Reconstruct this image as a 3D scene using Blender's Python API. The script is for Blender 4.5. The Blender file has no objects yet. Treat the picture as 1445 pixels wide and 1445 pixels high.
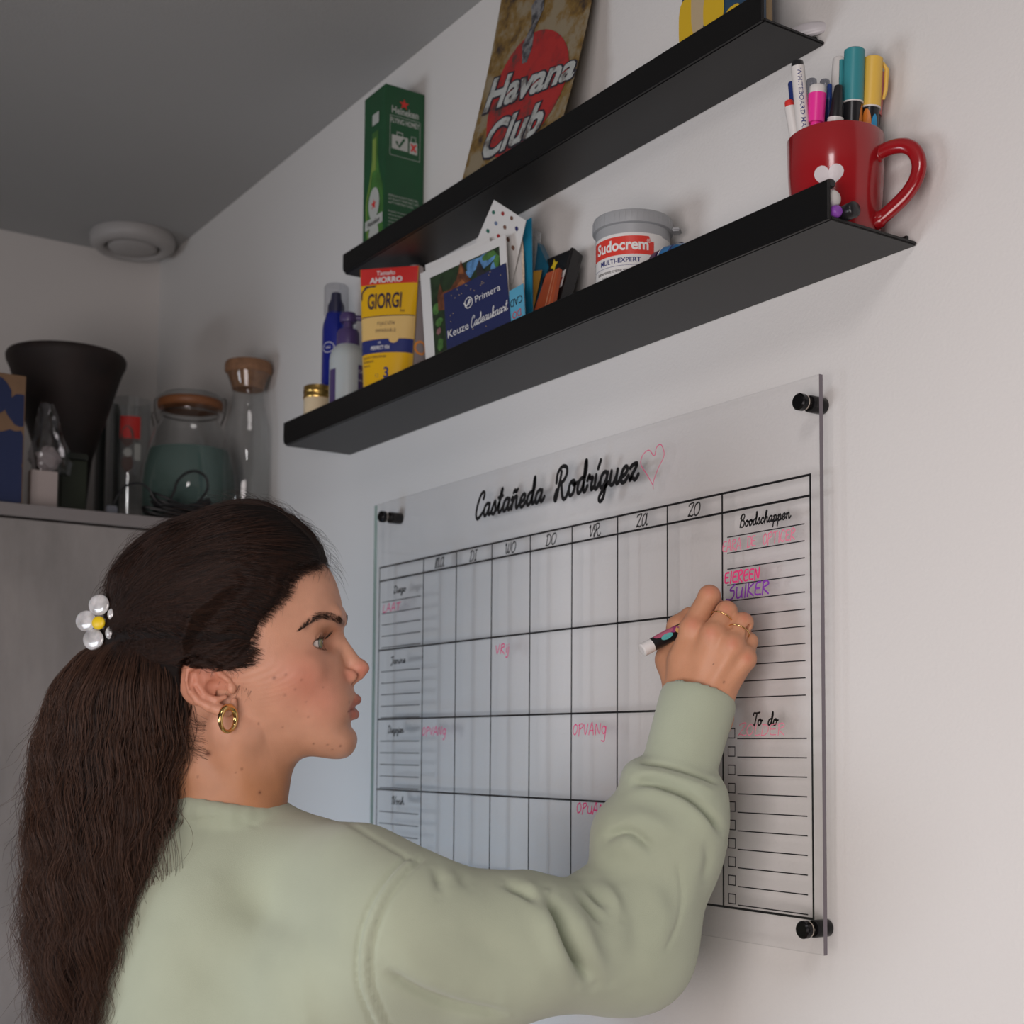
import bpy, bmesh, math, random
import numpy as np
from mathutils import Vector, Matrix
random.seed(7); rng = np.random.default_rng(7)
scene = bpy.context.scene
COL = scene.collection
PI = math.pi

# ------------------------------------------------------------------ camera, world, light, exposure
F_PX, PITCH, YAW, ROLL, CX, CY = 1996.0, .0705, .975, -.0063, 748.0, 917.5     # from the vanishing points of the photograph
CAM = np.array([0.0, -1.01, 1.5])
def cam_axes():
    fwd = np.array([-math.sin(YAW)*math.cos(PITCH), math.cos(YAW)*math.cos(PITCH), math.sin(PITCH)])
    right = np.array([math.cos(YAW), math.sin(YAW), 0.0]); down = -np.cross(right, fwd)
    c, s = math.cos(ROLL), math.sin(ROLL)
    return c*right + s*down, -s*right + c*down, fwd
CR, CD, CF = cam_axes()
cam_data = bpy.data.cameras.new('camera'); cam = bpy.data.objects.new('camera', cam_data); COL.objects.link(cam)
cam.matrix_world = Matrix([[CR[i], -CD[i], -CF[i], CAM[i]] for i in range(3)] + [[0, 0, 0, 1]])
cam_data.sensor_width = 36; cam_data.lens = F_PX/1445*36
cam_data.shift_x = (722.5-CX)/1445; cam_data.shift_y = (CY-722.5)/1445
cam_data.clip_start = .02; cam_data.clip_end = 50
cam_data.dof.use_dof = True; cam_data.dof.focus_distance = 1.40; cam_data.dof.aperture_fstop = 7.5
scene.camera = cam
scene.view_settings.view_transform = 'Standard'; scene.view_settings.look = 'None'
scene.view_settings.gamma = 1; scene.view_settings.use_curve_mapping = False
scene.view_settings.exposure = 0.0

world = bpy.data.worlds.new('room_world'); scene.world = world; world.use_nodes = True
bg = world.node_tree.nodes['Background']; bg.inputs[0].default_value = (.62, .60, .60, 1); bg.inputs[1].default_value = .012

def area_light(name, loc, target, w, h, power, color, spread=180):
    d = bpy.data.lights.new(name, 'AREA'); d.shape = 'RECTANGLE'; d.size = w; d.size_y = h
    d.energy = power; d.color = color; d.spread = math.radians(spread)
    o = bpy.data.objects.new(name, d); COL.objects.link(o); o.location = loc
    o.rotation_euler = (Vector(target)-Vector(loc)).to_track_quat('-Z', 'Y').to_euler()
    return o
# daylight through the windows of the room behind and to the right of the camera, plus a low cool window on the left and an added blue lamp
area_light('window_light_right', (.12, -1.75, 1.25), (-.8, 0, 1.1), 1.2, 1.0, 20.3, (1.0, .90, .885), 150)
area_light('window_light_left', (-2.0, -3.2, .95), (-1.75, 0, .85), 1.3, .8, 10, (.86, .92, 1.0), 95)
area_light('added_low_blue_light', (-2.10, -1.15, .66), (-1.98, 0, 1.20), .8, .55, 1.0, (.28, .62, 1.0), 75)  # added lamp, no window stands here; tints the wall left of the board blue
area_light('ceiling_lamp_light', (-.3, -.95, 2.40), (-1.1, 0, 1.35), .20, .20, 1.1, (1.0, .95, .95), 140)

# ------------------------------------------------------------------ helpers
def ray(px, py): return CR*((px-CX)/F_PX) + CD*((py-CY)/F_PX) + CF
def on_x(px, py, X): d = ray(px, py); return CAM + d*((X-CAM[0])/d[0])
def on_y(px, py, Y): d = ray(px, py); return CAM + d*((Y-CAM[1])/d[1])
def on_z(px, py, Z): d = ray(px, py); return CAM + d*((Z-CAM[2])/d[2])
def at(px, py, D): return CAM + ray(px, py)*D
def V3(a): return Vector((float(a[0]), float(a[1]), float(a[2])))
def unit(v): v = np.array(v, float); return v/np.linalg.norm(v)
def hexc(h):
    h = h.lstrip('#'); c = [int(h[i:i+2], 16)/255 for i in (0, 2, 4)]
    return tuple((x/12.92 if x <= .04045 else ((x+.055)/1.055)**2.4) for x in c)

_mats = {}
def mat(name, color=None, rough=.6, metal=0, noise=None, bump=None, spec=.5, coat=0, sss=0, attr=None, sheen=0, alpha_mix=None):
    """procedural material; noise = (scale, strength) varies the colour, bump = (scale, strength)"""
    if name in _mats: return _mats[name]
    m = bpy.data.materials.new(name); m.use_nodes = True; nt = m.node_tree; N = nt.nodes; L = nt.links
    b = N['Principled BSDF']
    if isinstance(color, str): color = hexc(color)
    color = color or (.5, .5, .5)
    b.inputs['Base Color'].default_value = (*color, 1)
    b.inputs['Roughness'].default_value = rough; b.inputs['Metallic'].default_value = metal
    b.inputs['Specular IOR Level'].default_value = spec; b.inputs['Coat Weight'].default_value = coat
    if sss:
        b.inputs['Subsurface Weight'].default_value = sss; b.inputs['Subsurface Radius'].default_value = (.012, .005, .003); b.inputs['Subsurface Scale'].default_value = .6
    if sheen: b.inputs['Sheen Weight'].default_value = sheen; b.inputs['Sheen Roughness'].default_value = .6
    tc = N.new('ShaderNodeTexCoord')
    src = None
    if attr:
        a = N.new('ShaderNodeAttribute'); a.attribute_name = attr; src = a.outputs['Color']
    if noise:
        nz = N.new('ShaderNodeTexNoise'); nz.inputs['Scale'].default_value = noise[0]; nz.inputs['Detail'].default_value = 5
        L.new(tc.outputs['Object'], nz.inputs['Vector'])
        mr = N.new('ShaderNodeMapRange'); mr.inputs['From Min'].default_value = .3; mr.inputs['From Max'].default_value = .7
        mr.inputs['To Min'].default_value = 1-noise[1]; mr.inputs['To Max'].default_value = 1+noise[1]
        L.new(nz.outputs['Fac'], mr.inputs['Value'])
        mx = N.new('ShaderNodeVectorMath'); mx.operation = 'SCALE'
        if src: L.new(src, mx.inputs[0])
        else: mx.inputs[0].default_value = color
        L.new(mr.outputs[0], mx.inputs['Scale']); src = mx.outputs[0]
    if src: L.new(src, b.inputs['Base Color'])
    if bump:
        nz = N.new('ShaderNodeTexNoise'); nz.inputs['Scale'].default_value = bump[0]; nz.inputs['Detail'].default_value = 3
        L.new(tc.outputs['Object'], nz.inputs['Vector'])
        bp = N.new('ShaderNodeBump'); bp.inputs['Strength'].default_value = bump[1]; bp.inputs['Distance'].default_value = bump[2] if len(bump) > 2 else .001
        L.new(nz.outputs['Fac'], bp.inputs['Height']); L.new(bp.outputs[0], b.inputs['Normal'])
    _mats[name] = m; return m

def clear_mat(name, tint=(.95, .96, .96), refl=.9, rough=.02, f0=.045):
    """thin clear plastic or glass: see-through with Fresnel reflections"""
    if name in _mats: return _mats[name]
    m = bpy.data.materials.new(name); m.use_nodes = True; nt = m.node_tree; N = nt.nodes; L = nt.links
    N.remove(N['Principled BSDF']); out = N['Material Output']
    tr = N.new('ShaderNodeBsdfTransparent'); tr.inputs[0].default_value = (*tint, 1)
    gl = N.new('ShaderNodeBsdfGlossy'); gl.inputs[0].default_value = (refl, refl, refl, 1); gl.inputs['Roughness'].default_value = rough
    lw = N.new('ShaderNodeLayerWeight'); lw.inputs[0].default_value = .5
    pw = N.new('ShaderNodeMath'); pw.operation = 'POWER'; L.new(lw.outputs['Facing'], pw.inputs[0]); pw.inputs[1].default_value = 5
    ma = N.new('ShaderNodeMath'); ma.operation = 'MULTIPLY_ADD'; L.new(pw.outputs[0], ma.inputs[0]); ma.inputs[1].default_value = .9; ma.inputs[2].default_value = f0
    mx = N.new('ShaderNodeMixShader'); L.new(ma.outputs[0], mx.inputs[0]); L.new(tr.outputs[0], mx.inputs[1]); L.new(gl.outputs[0], mx.inputs[2])
    L.new(mx.outputs[0], out.inputs[0]); _mats[name] = m; return m

def tag(o, label=None, cat=None, group=None, kind=None):
    if label: o['label'] = label
    if cat: o['category'] = cat
    if group: o['group'] = group
    if kind: o['kind'] = kind
    return o
def empty(name, loc, label, cat, group=None, rz=0):
    o = bpy.data.objects.new(name, None); COL.objects.link(o); o.location = V3(loc); o.rotation_euler.z = rz
    o.empty_display_size = .02
    return tag(o, label, cat, group)
def link(name, me, m=None, parent=None, smooth=False, world_coords=True):
    """one mesh object; vertices are given in world space and kept there when parented to an empty"""
    o = bpy.data.objects.new(name, me); COL.objects.link(o)
    if m is not None:
        for mm in (m if isinstance(m, (list, tuple)) else [m]): me.materials.append(mm)
    if smooth:
        me.polygons.foreach_set('use_smooth', [True]*len(me.polygons))
    if parent is not None:
        o.parent = parent
        if world_coords:
            bpy.context.view_layer.update(); o.matrix_parent_inverse = parent.matrix_world.inverted()
    return o
def mesh(name, V, Fc):
    me = bpy.data.meshes.new(name); me.from_pydata([tuple(map(float, v)) for v in V], [], [tuple(f) for f in Fc]); me.update(); return me

class MB:
    """collects simple solids into one mesh"""
    def __init__(s): s.v = []; s.f = []; s.mi = []; s.cur = 0
    def add(s, V, Fc):
        n = len(s.v); s.v += [tuple(map(float, p)) for p in V]; s.f += [tuple(i+n for i in f) for f in Fc]; s.mi += [s.cur]*len(Fc); return s
    def box(s, lo, hi, M=None):
        x0, y0, z0 = lo; x1, y1, z1 = hi
        V = [(x0,y0,z0),(x1,y0,z0),(x1,y1,z0),(x0,y1,z0),(x0,y0,z1),(x1,y0,z1),(x1,y1,z1),(x0,y1,z1)]
        if M is not None: V = [M @ Vector(v) for v in V]
        return s.add(V, [(0,3,2,1),(4,5,6,7),(0,1,5,4),(1,2,6,5),(2,3,7,6),(3,0,4,7)])
    def prism(s, poly, axis_fn, d0, d1):
        """poly 2D points, axis_fn(u, v, d) -> 3D"""
        n = len(poly); V = [axis_fn(u, v, d0) for u, v in poly] + [axis_fn(u, v, d1) for u, v in poly]
        return s.add(V, [tuple(range(n-1, -1, -1)), tuple(range(n, 2*n))] + [(i, (i+1) % n, n+(i+1) % n, n+i) for i in range(n)])
    def lathe(s, prof, M=None, n=32, cap0=True, cap1=True, sx=1, sy=1):
        """prof: (r, z) list"""
        V = []; k = len(prof)
        for r, z in prof:
            for j in range(n): a = 2*PI*j/n; V.append((r*math.cos(a)*sx, r*math.sin(a)*sy, z))
        if M is not None: V = [M @ Vector(v) for v in V]
        Fc = [(i*n+j, i*n+(j+1) % n, (i+1)*n+(j+1) % n, (i+1)*n+j) for i in range(k-1) for j in range(n)]
        if cap0: Fc.append(tuple(range(n-1, -1, -1)))
        if cap1: Fc.append(tuple((k-1)*n+j for j in range(n)))
        return s.add(V, Fc)
    def tube(s, pts, r, n=8, caps=True, flat=1.0):
        pts = [np.array(p, float) for p in pts]; k = len(pts); V = []
        t0 = unit(pts[1]-pts[0]); up = np.array([0, 0, 1.]) if abs(t0[2]) < .9 else np.array([1., 0, 0])
        nrm = unit(np.cross(t0, up))
        for i in range(k):
            t = unit(pts[min(i+1, k-1)]-pts[max(i-1, 0)]); nrm = unit(nrm - t*np.dot(nrm, t)); bn = np.cross(t, nrm)
            rr = r[i] if hasattr(r, '__len__') else r
            for j in range(n): a = 2*PI*j/n; V.append(pts[i] + nrm*rr*math.cos(a) + bn*rr*flat*math.sin(a))
        Fc = [(i*n+j, i*n+(j+1) % n, (i+1)*n+(j+1) % n, (i+1)*n+j) for i in range(k-1) for j in range(n)]
        if caps: Fc += [tuple(range(n-1, -1, -1)), tuple((k-1)*n+j for j in range(n))]
        return s.add(V, Fc)
    def build(s, name, m, parent=None, smooth=False, bevel=0, seg=2, auto=None):
        me = mesh(name, s.v, s.f)
        bm = bmesh.new(); bm.from_mesh(me); bmesh.ops.recalc_face_normals(bm, faces=bm.faces)
        if bevel: bmesh.ops.bevel(bm, geom=[e for e in bm.edges if e.is_manifold and e.calc_face_angle(0) > .6], offset=bevel, segments=seg, affect='EDGES', clamp_overlap=True)
        bm.to_mesh(me); bm.free()
        if not bevel and any(s.mi): me.polygons.foreach_set('material_index', s.mi)
        o = link(name, me, m, parent)
        if smooth or auto:
            me.polygons.foreach_set('use_smooth', [True]*len(me.polygons)); me.set_sharp_from_angle(angle=math.radians(auto or 40))
        return o
def frame(o, u, v=None, w=None):
    """matrix with origin o, local x = u, y = v, z = w"""
    u = unit(u)
    if w is None: w = unit(np.cross(u, v)); v = np.cross(w, u)
    elif v is None: w = unit(w); v = np.cross(w, u); v = unit(v); u = np.cross(v, w)
    return Matrix([[u[i], v[i], w[i], o[i]] for i in range(3)] + [[0, 0, 0, 1]])
def axis_frame(a, b):
    """origin a, local z towards b"""
    w = unit(np.array(b)-np.array(a)); h = np.array([0, 0, 1.]) if abs(w[2]) < .9 else np.array([0, -1., 0])
    u = unit(np.cross(h, w)); v = np.cross(w, u)
    return Matrix([[u[i], v[i], w[i], a[i]] for i in range(3)] + [[0, 0, 0, 1]])

# ------------------------------------------------------------------ flat print: polygons and strokes in (u, v), mapped onto a surface
def smooth_line(P, n=6, closed=False):
    P = [np.array(p, float) for p in P]
    if len(P) < 3 and not closed: return P
    out = []; k = len(P)
    for i in range(k if closed else k-1):
        p0, p1, p2, p3 = (P[(i-1) % k], P[i], P[(i+1) % k], P[(i+2) % k]) if closed else (P[max(i-1, 0)], P[i], P[i+1], P[min(i+2, k-1)])
        for t in np.linspace(0, 1, n, endpoint=False):
            out.append(.5*((2*p1)+(p2-p0)*t+(2*p0-5*p1+4*p2-p3)*t*t+(-p0+3*p1-3*p2+p3)*t**3))
    out.append(P[0] if closed else P[-1]); return out
class Ink:
    def __init__(s): s.v = []; s.f = []; s.lay = 0
    def poly(s, V, Fc=None, lift=None):
        n = len(s.v); l = s.lay if lift is None else lift
        s.v += [(p[0], p[1], l) for p in V]; s.f += [tuple(i+n for i in f) for f in (Fc or [tuple(range(len(V)))])]; return s
    def line(s, P, w, smooth=True, closed=False, n=6, caps=True):
        P = smooth_line(P, n, closed) if smooth else [np.array(p, float) for p in P]
        V = []; k = len(P)
        for i in range(k):
            d = P[min(i+1, k-1)]-P[max(i-1, 0)]; L = math.hypot(*d) or 1; nx, ny = -d[1]/L*w/2, d[0]/L*w/2
            V += [(P[i][0]+nx, P[i][1]+ny), (P[i][0]-nx, P[i][1]-ny)]
        s.poly(V, [(2*i, 2*i+1, 2*i+3, 2*i+2) for i in range(k-1)]); s.lay += 1e-6
        if caps:
            for c in (P[0], P[-1]): s.disc(c, w/2, 8)
        return s
    def disc(s, c, r, n=16, ry=None):
        s.poly([(c[0]+r*math.cos(2*PI*i/n), c[1]+(ry or r)*math.sin(2*PI*i/n)) for i in range(n)]); s.lay += 1e-6; return s
    def rect(s, u0, v0, u1, v1, nu=1, nv=1):
        V = [(u0+(u1-u0)*i/nu, v0+(v1-v0)*j/nv) for j in range(nv+1) for i in range(nu+1)]
        s.poly(V, [(j*(nu+1)+i, j*(nu+1)+i+1, (j+1)*(nu+1)+i+1, (j+1)*(nu+1)+i) for j in range(nv) for i in range(nu)]); s.lay += 1e-6; return s
    def text(s, body, u, v, h, wscale=1.0, align='CENTER', bold=0.0, shear=0.0, rot=0.0, space=1.0):
        """typeset text whose capitals are h tall, baseline at v"""
        tcv = bpy.data.curves.new('print', 'FONT'); tcv.body = body; tcv.size = 1; tcv.align_x = align; tcv.offset = bold; tcv.shear = shear
        tcv.resolution_u = 3; tcv.space_character = space; tcv.fill_mode = 'FRONT'
        to = bpy.data.objects.new('print', tcv); COL.objects.link(to); dg = bpy.context.evaluated_depsgraph_get()
        me = bpy.data.meshes.new_from_object(to.evaluated_get(dg)); k = h/.73
        c, sn = math.cos(rot), math.sin(rot)
        V = []
        for p in me.vertices:
            x, y = p.co.x*k*wscale, p.co.y*k; V.append((u+x*c-y*sn, v+x*sn+y*c))
        if V: s.poly(V, [tuple(p.vertices) for p in me.polygons])
        bpy.data.objects.remove(to); bpy.data.curves.remove(tcv); bpy.data.meshes.remove(me); s.lay += 1e-6; return s
    def script(s, body, u, v, h, w, wscale=1.0, slant=.22, gap=0, rot=0, jitter=0, space=1):
        """hand lettering from stroke glyphs; returns end u"""
        x = 0; c, sn = math.cos(rot), math.sin(rot)
        for ch in body:
            g = GLYPHS.get(ch)
            if g is None: x += .35; continue
            adv, strokes = g
            for st in strokes:
                P = []
                for a, b in st:
                    a += random.uniform(-jitter, jitter); b += random.uniform(-jitter, jitter)
                    X, Y = (x+a+slant*b)*h*wscale, b*h; P.append((u+X*c-Y*sn, v+X*sn+Y*c))
                s.line(P, w, n=5)
            x += adv*space+gap
        return s
    def build(s, name, m, mapf, parent=None, lift=.0003, label=None):
        V = [mapf(u, v, lift+l) for u, v, l in s.v]
        o = link(name, mesh(name, V, s.f), m, parent)
        if label: o['label'] = label
        return o
def plane_map(o, u, v, nrm=None):
    o = np.array(o, float); u = unit(u); v = unit(v); nn = unit(np.cross(u, v)) if nrm is None else unit(nrm)
    return lambda a, b, l: o + u*a + v*b + nn*l
def star_pts(c, r, n=5, r2=.4, rot=PI/2):
    return [(c[0]+(r if i % 2 == 0 else r*r2)*math.cos(rot+PI*i/n), c[1]+(r if i % 2 == 0 else r*r2)*math.sin(rot+PI*i/n)) for i in range(2*n)]
def heart_pts(c, s, n=28):
    return [(c[0]+s*(16*math.sin(t)**3)/17, c[1]+s*(13*math.cos(t)-5*math.cos(2*t)-2*math.cos(3*t)-math.cos(4*t))/17) for t in [2*PI*i/n for i in range(n)]]

# stroke glyphs: advance, strokes in (x, y) with x-height .48, capitals 1
GLYPHS = {
 'a': (.62, [[(.44,.40),(.30,.49),(.12,.40),(.06,.2),(.12,.03),(.26,.04),(.40,.22),(.46,.46)], [(.46,.46),(.43,.2),(.47,.03),(.58,.05),(.68,.18)]]),
 'b': (.55, [[(.0,.15),(.18,.5),(.3,.85),(.24,1.),(.14,.85),(.1,.4),(.12,.08),(.25,.0),(.4,.12),(.44,.32),(.36,.46),(.24,.38)], [(.42,.38),(.55,.36)]]),
 'c': (.48, [[(.40,.38),(.32,.48),(.16,.42),(.07,.22),(.13,.03),(.28,.01),(.45,.14)]]),
 'd': (.62, [[(.44,.40),(.30,.49),(.12,.40),(.06,.2),(.12,.03),(.26,.04),(.40,.25),(.50,.70),(.46,1.0),(.40,.98),(.40,.6),(.43,.2),(.48,.03),(.58,.05),(.68,.18)]]),
 'e': (.50, [[(.06,.18),(.30,.26),(.38,.40),(.28,.49),(.12,.40),(.06,.2),(.14,.02),(.30,.02),(.48,.18)]]),
 'g': (.60, [[(.44,.40),(.30,.49),(.12,.40),(.06,.2),(.12,.03),(.26,.04),(.40,.22),(.46,.46)], [(.46,.46),(.42,.0),(.34,-.34),(.18,-.42),(.10,-.28),(.30,-.06),(.64,.16)]]),
 'h': (.60, [[(.0,.15),(.2,.55),(.30,.9),(.22,1.),(.14,.8),(.1,.0)], [(.12,.2),(.28,.46),(.40,.44),(.40,.2),(.44,.03),(.54,.05),(.62,.16)]]),
 'i': (.32, [[(.08,.46),(.06,.15),(.12,.02),(.22,.04),(.32,.18)], [(.16,.68),(.17,.70)]]),
 'í': (.32, [[(.08,.46),(.06,.15),(.12,.02),(.22,.04),(.32,.18)], [(.16,.66),(.26,.90)]]),
 'j': (.34, [[(.16,.46),(.12,0),(.04,-.34),(-.1,-.40),(-.14,-.26),(.1,-.04),(.34,.16)], [(.24,.68),(.25,.70)]]),
 'k': (.58, [[(.0,.15),(.2,.55),(.30,.9),(.22,1.),(.14,.8),(.1,.0)], [(.12,.2),(.32,.48),(.40,.36),(.18,.24)], [(.2,.24),(.34,.02),(.46,.03),(.58,.16)]]),
 'n': (.64, [[(.02,.38),(.10,.47),(.13,.36),(.10,.02)], [(.12,.24),(.28,.47),(.40,.44),(.40,.2),(.45,.03),(.56,.05),(.66,.18)]]),
 'ñ': (.64, [[(.02,.38),(.10,.47),(.13,.36),(.10,.02)], [(.12,.24),(.28,.47),(.40,.44),(.40,.2),(.45,.03),(.56,.05),(.66,.18)], [(.12,.64),(.2,.74),(.3,.66),(.4,.74)]]),
 'o': (.55, [[(.26,.48),(.10,.40),(.06,.18),(.16,.01),(.34,.06),(.42,.28),(.34,.46),(.24,.44),(.34,.34),(.56,.38)]]),
 'p': (.60, [[(.04,.38),(.12,.47),(.12,.2),(.06,-.42)], [(.12,.28),(.28,.48),(.42,.36),(.38,.1),(.24,.0),(.14,.08)], [(.36,.06),(.48,.04),(.62,.16)]]),
 'r': (.46, [[(.02,.36),(.12,.52),(.18,.40),(.34,.42),(.30,.2),(.34,.03),(.46,.1)]]),
 's': (.46, [[(.02,.12),(.22,.5),(.30,.36),(.34,.12),(.22,.0),(.06,.06)], [(.3,.06),(.46,.16)]]),
 't': (.42, [[(.0,.15),(.2,.6),(.26,.92),(.18,.8),(.12,.2),(.18,.02),(.3,.04),(.42,.16)], [(.02,.60),(.34,.64)]]),
 'u': (.64, [[(.08,.46),(.06,.15),(.14,.02),(.28,.06),(.42,.3)], [(.44,.46),(.42,.15),(.48,.02),(.58,.05),(.66,.18)]]),
 'z': (.56, [[(.04,.40),(.18,.48),(.42,.46),(.08,.04),(.24,.08),(.40,.0),(.56,.14)]]),
 'C': (.62, [[(.50,.72),(.56,.88),(.46,1.0),(.26,.90),(.08,.5),(.06,.15),(.20,-.04),(.42,.04),(.64,.22)]]),
 'R': (.86, [[(.10,.30),(.02,.10),(.04,-.02),(.14,.0),(.24,.5),(.30,.88)], [(.04,.55),(.06,.86),(.30,1.04),(.60,.98),(.66,.76),(.50,.56),(.28,.50)], [(.36,.50),(.50,.10),(.64,-.06),(.80,.0),(.88,.16)]]),
 'B': (.72, [[(.16,.95),(.10,.4),(.04,.0)], [(.0,.7),(.16,.95),(.42,1.02),(.56,.86),(.44,.62),(.2,.54)], [(.3,.54),(.54,.46),(.60,.2),(.42,.0),(.14,.02)]]),
 'T': (.62, [[(.0,.80),(.06,.98),(.36,.96),(.72,1.02)], [(.40,.96),(.34,.4),(.28,.0),(.2,.06)]]),
 'D': (.74, [[(.2,.98),(.14,.4),(.06,.02)], [(.0,.02),(.3,.0),(.58,.22),(.64,.62),(.48,.92),(.2,1.0),(.04,.84)]]),
 'J': (.56, [[(.04,.8),(.14,.96),(.56,1.0)], [(.42,.98),(.36,.3),(.26,-.12),(.08,-.2),(.02,-.06)]]),
 'N': (.84, [[(.0,.72),(.12,.98),(.16,.7),(.08,.0)], [(.14,.8),(.30,1.0),(.40,.86),(.42,.1),(.52,.0),(.62,.3),(.80,1.0)]]),
 'K': (.7, [[(.12,1),(.08,0)], [(.62,1),(.12,.45),(.66,0)]]),
 'm': (.92, [[(.0,.0),(.08,.7),(.14,.98),(.18,.7),(.16,.0)], [(.16,.6),(.30,.98),(.40,.8),(.38,.0)], [(.38,.6),(.54,.98),(.64,.84),(.60,.1),(.72,.02),(.86,.2)]]),
 'A': (.70, [[(.52,.8),(.36,.98),(.14,.8),(.06,.4),(.14,.06),(.32,.06),(.48,.4),(.56,.98)], [(.56,.98),(.54,.3),(.62,.02),(.72,.1)]]),
 'I': (.42, [[(.08,.98),(.40,.98)], [(.24,.98),(.2,.0)], [(.02,.02),(.34,.0)]]),
 'W': (.92, [[(.0,.8),(.12,.98),(.12,.3),(.22,.02),(.40,.3),(.46,.9)], [(.46,.9),(.44,.3),(.54,.02),(.74,.3),(.80,.98)]]),
 'O': (.74, [[(.34,1.0),(.12,.8),(.06,.35),(.2,.02),(.44,.06),(.62,.4),(.6,.82),(.4,1.0),(.28,.9)]]),
 'V': (.60, [[(.0,.8),(.12,.98),(.14,.4),(.22,.02),(.40,.4),(.54,.98)]]),
 'Z': (.62, [[(.04,.84),(.14,.98),(.56,.98),(.06,.04)], [(.06,.04),(.26,.08),(.44,.0),(.6,.1)]]),
 # plain upper case for the marker handwriting
 'ᴀ': (.66, [[(.0,.0),(.24,.95),(.34,.9),(.52,.02)], [(.08,.36),(.46,.36)]]),
 'ᴇ': (.56, [[(.44,.9),(.1,.85),(.04,.5),(.1,.08),(.46,.06)], [(.06,.48),(.38,.5)]]),
 'ɪ': (.30, [[(.14,.9),(.12,.0)]]),
 'ʀ': (.62, [[(.08,.9),(.06,.0)], [(.02,.8),(.3,.95),(.46,.72),(.1,.46),(.5,.0)]]),
 'ɴ': (.66, [[(.06,.0),(.08,.9),(.44,.08),(.52,.95)]]),
 'ᴘ': (.58, [[(.08,.9),(.06,-.1)], [(.02,.8),(.32,.95),(.46,.7),(.1,.44)]]),
 'ᴛ': (.56, [[(.0,.9),(.52,.95)], [(.26,.9),(.24,.0)]]),
 'ʟ': (.50, [[(.08,.9),(.06,.04),(.44,.06)]]),
 'ᴋ': (.56, [[(.08,.9),(.06,.0)], [(.46,.85),(.1,.42),(.5,.0)]]),
 'ᴜ': (.58, [[(.06,.7),(.06,.15),(.2,.0),(.40,.12),(.46,.7)], [(.46,.4),(.5,.0)]]),
 'ꜱ': (.60, [[(.46,.95),(.10,.60),(.40,.52),(.44,.12),(.2,-.1),(-.16,-.02)]]),
 'ᴅ': (.62, [[(.10,.9),(.06,.0)], [(.02,.9),(.4,.8),(.52,.4),(.3,.04),(.02,.0)]]),
 'ᴄ': (.56, [[(.46,.8),(.26,.95),(.08,.6),(.08,.2),(.26,.0),(.46,.14)]]),
 'ᴏ': (.62, [[(.28,.9),(.08,.7),(.06,.3),(.22,.0),(.44,.2),(.48,.65),(.30,.92),(.22,.84)]]),
 'ᴠ': (.56, [[(.0,.85),(.2,.05),(.44,.9)]]),
 'ɢ': (.56, [[(.42,.6),(.24,.7),(.08,.4),(.2,.1),(.4,.2),(.46,.65)], [(.46,.65),(.44,-.1),(.34,-.5),(.12,-.42)]]),
 'ȷ': (.50, [[(.12,.6),(.1,.2),(.2,.05)], [(.34,.6),(.34,-.1),(.26,-.4),(.08,-.36)], [(.12,.8),(.13,.82)], [(.36,.8),(.37,.82)]]),
}
# ------------------------------------------------------------------ the room
CEIL, XBACK = 2.545, -2.92
def wall_mat(name, col, bump=.35):
    return mat(name, col, rough=.85, noise=(1.3, .03), bump=(260, bump, .0012), spec=.3)
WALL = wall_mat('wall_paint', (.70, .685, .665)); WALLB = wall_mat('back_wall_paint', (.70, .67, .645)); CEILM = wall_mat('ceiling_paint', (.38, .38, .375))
FLOORM = mat('floor_wood', (.28, .18, .11), rough=.5, noise=(6, .25))
def struct(name, lo, hi, m):
    o = MB().box(lo, hi).build(name, m); o['kind'] = 'structure'; return o
struct('wall_right', (XBACK-.1, 0, 0), (2.2, .1, CEIL), WALL)
struct('wall_back', (XBACK-.1, -3.9, 0), (XBACK, 0, CEIL), WALLB)
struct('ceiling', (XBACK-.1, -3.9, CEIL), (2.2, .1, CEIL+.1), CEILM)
struct('floor', (XBACK-.1, -3.9, -.1), (2.2, .1, 0), FLOORM)

# ------------------------------------------------------------------ shelves (steel picture ledges)
BLACK = mat('shelf_black', (.0065, .0062, .0065), rough=.46, bump=(900, .08, .0004), spec=.5)
LIPM = mat('lip_black_shaded', (.003, .003, .0032), rough=.42, spec=.3)  # same metal as the plate; the lip's shade is put into its colour
def ledge(name, x0, x1, depth, z, lip, label):
    root = empty(name, (x0, 0, z), label, 'shelf', 'black wall ledges')
    t = .004
    MB().box((x0, -depth, z), (x1, 0, z+t)).build('shelf_plate', BLACK, root, bevel=.0012)
    # front lip with a rounded lower left corner
    r = .010; poly = [(x0+r-r*math.sin(a), z+r-r*math.cos(a)) for a in np.linspace(0, PI/2, 7)] + [(x0, z+lip), (x1, z+lip), (x1, z)]
    MB().prism(poly, lambda u, v, d: (u, d, v), -depth-.004, -depth).build('front_lip', LIPM, root, bevel=.0008, seg=1)
    MB().box((x0+.01, -.003, z+t), (x1-.01, 0, z+.012)).build('wall_flange', BLACK, root)
    return root
LZ, LX0, LX1, LD = 1.9668, -2.003, -.857, .112
UZ, UX0, UX1, UD = 2.2062, -1.868, -.9705, .082
ledge('wall_shelf', LX0, LX1, LD, LZ, .036, 'long black metal picture ledge with raised lip, lower of the two')
ledge('wall_shelf', UX0, UX1, UD, UZ, .030, 'shorter black metal picture ledge under the ceiling, upper of the two')

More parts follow.
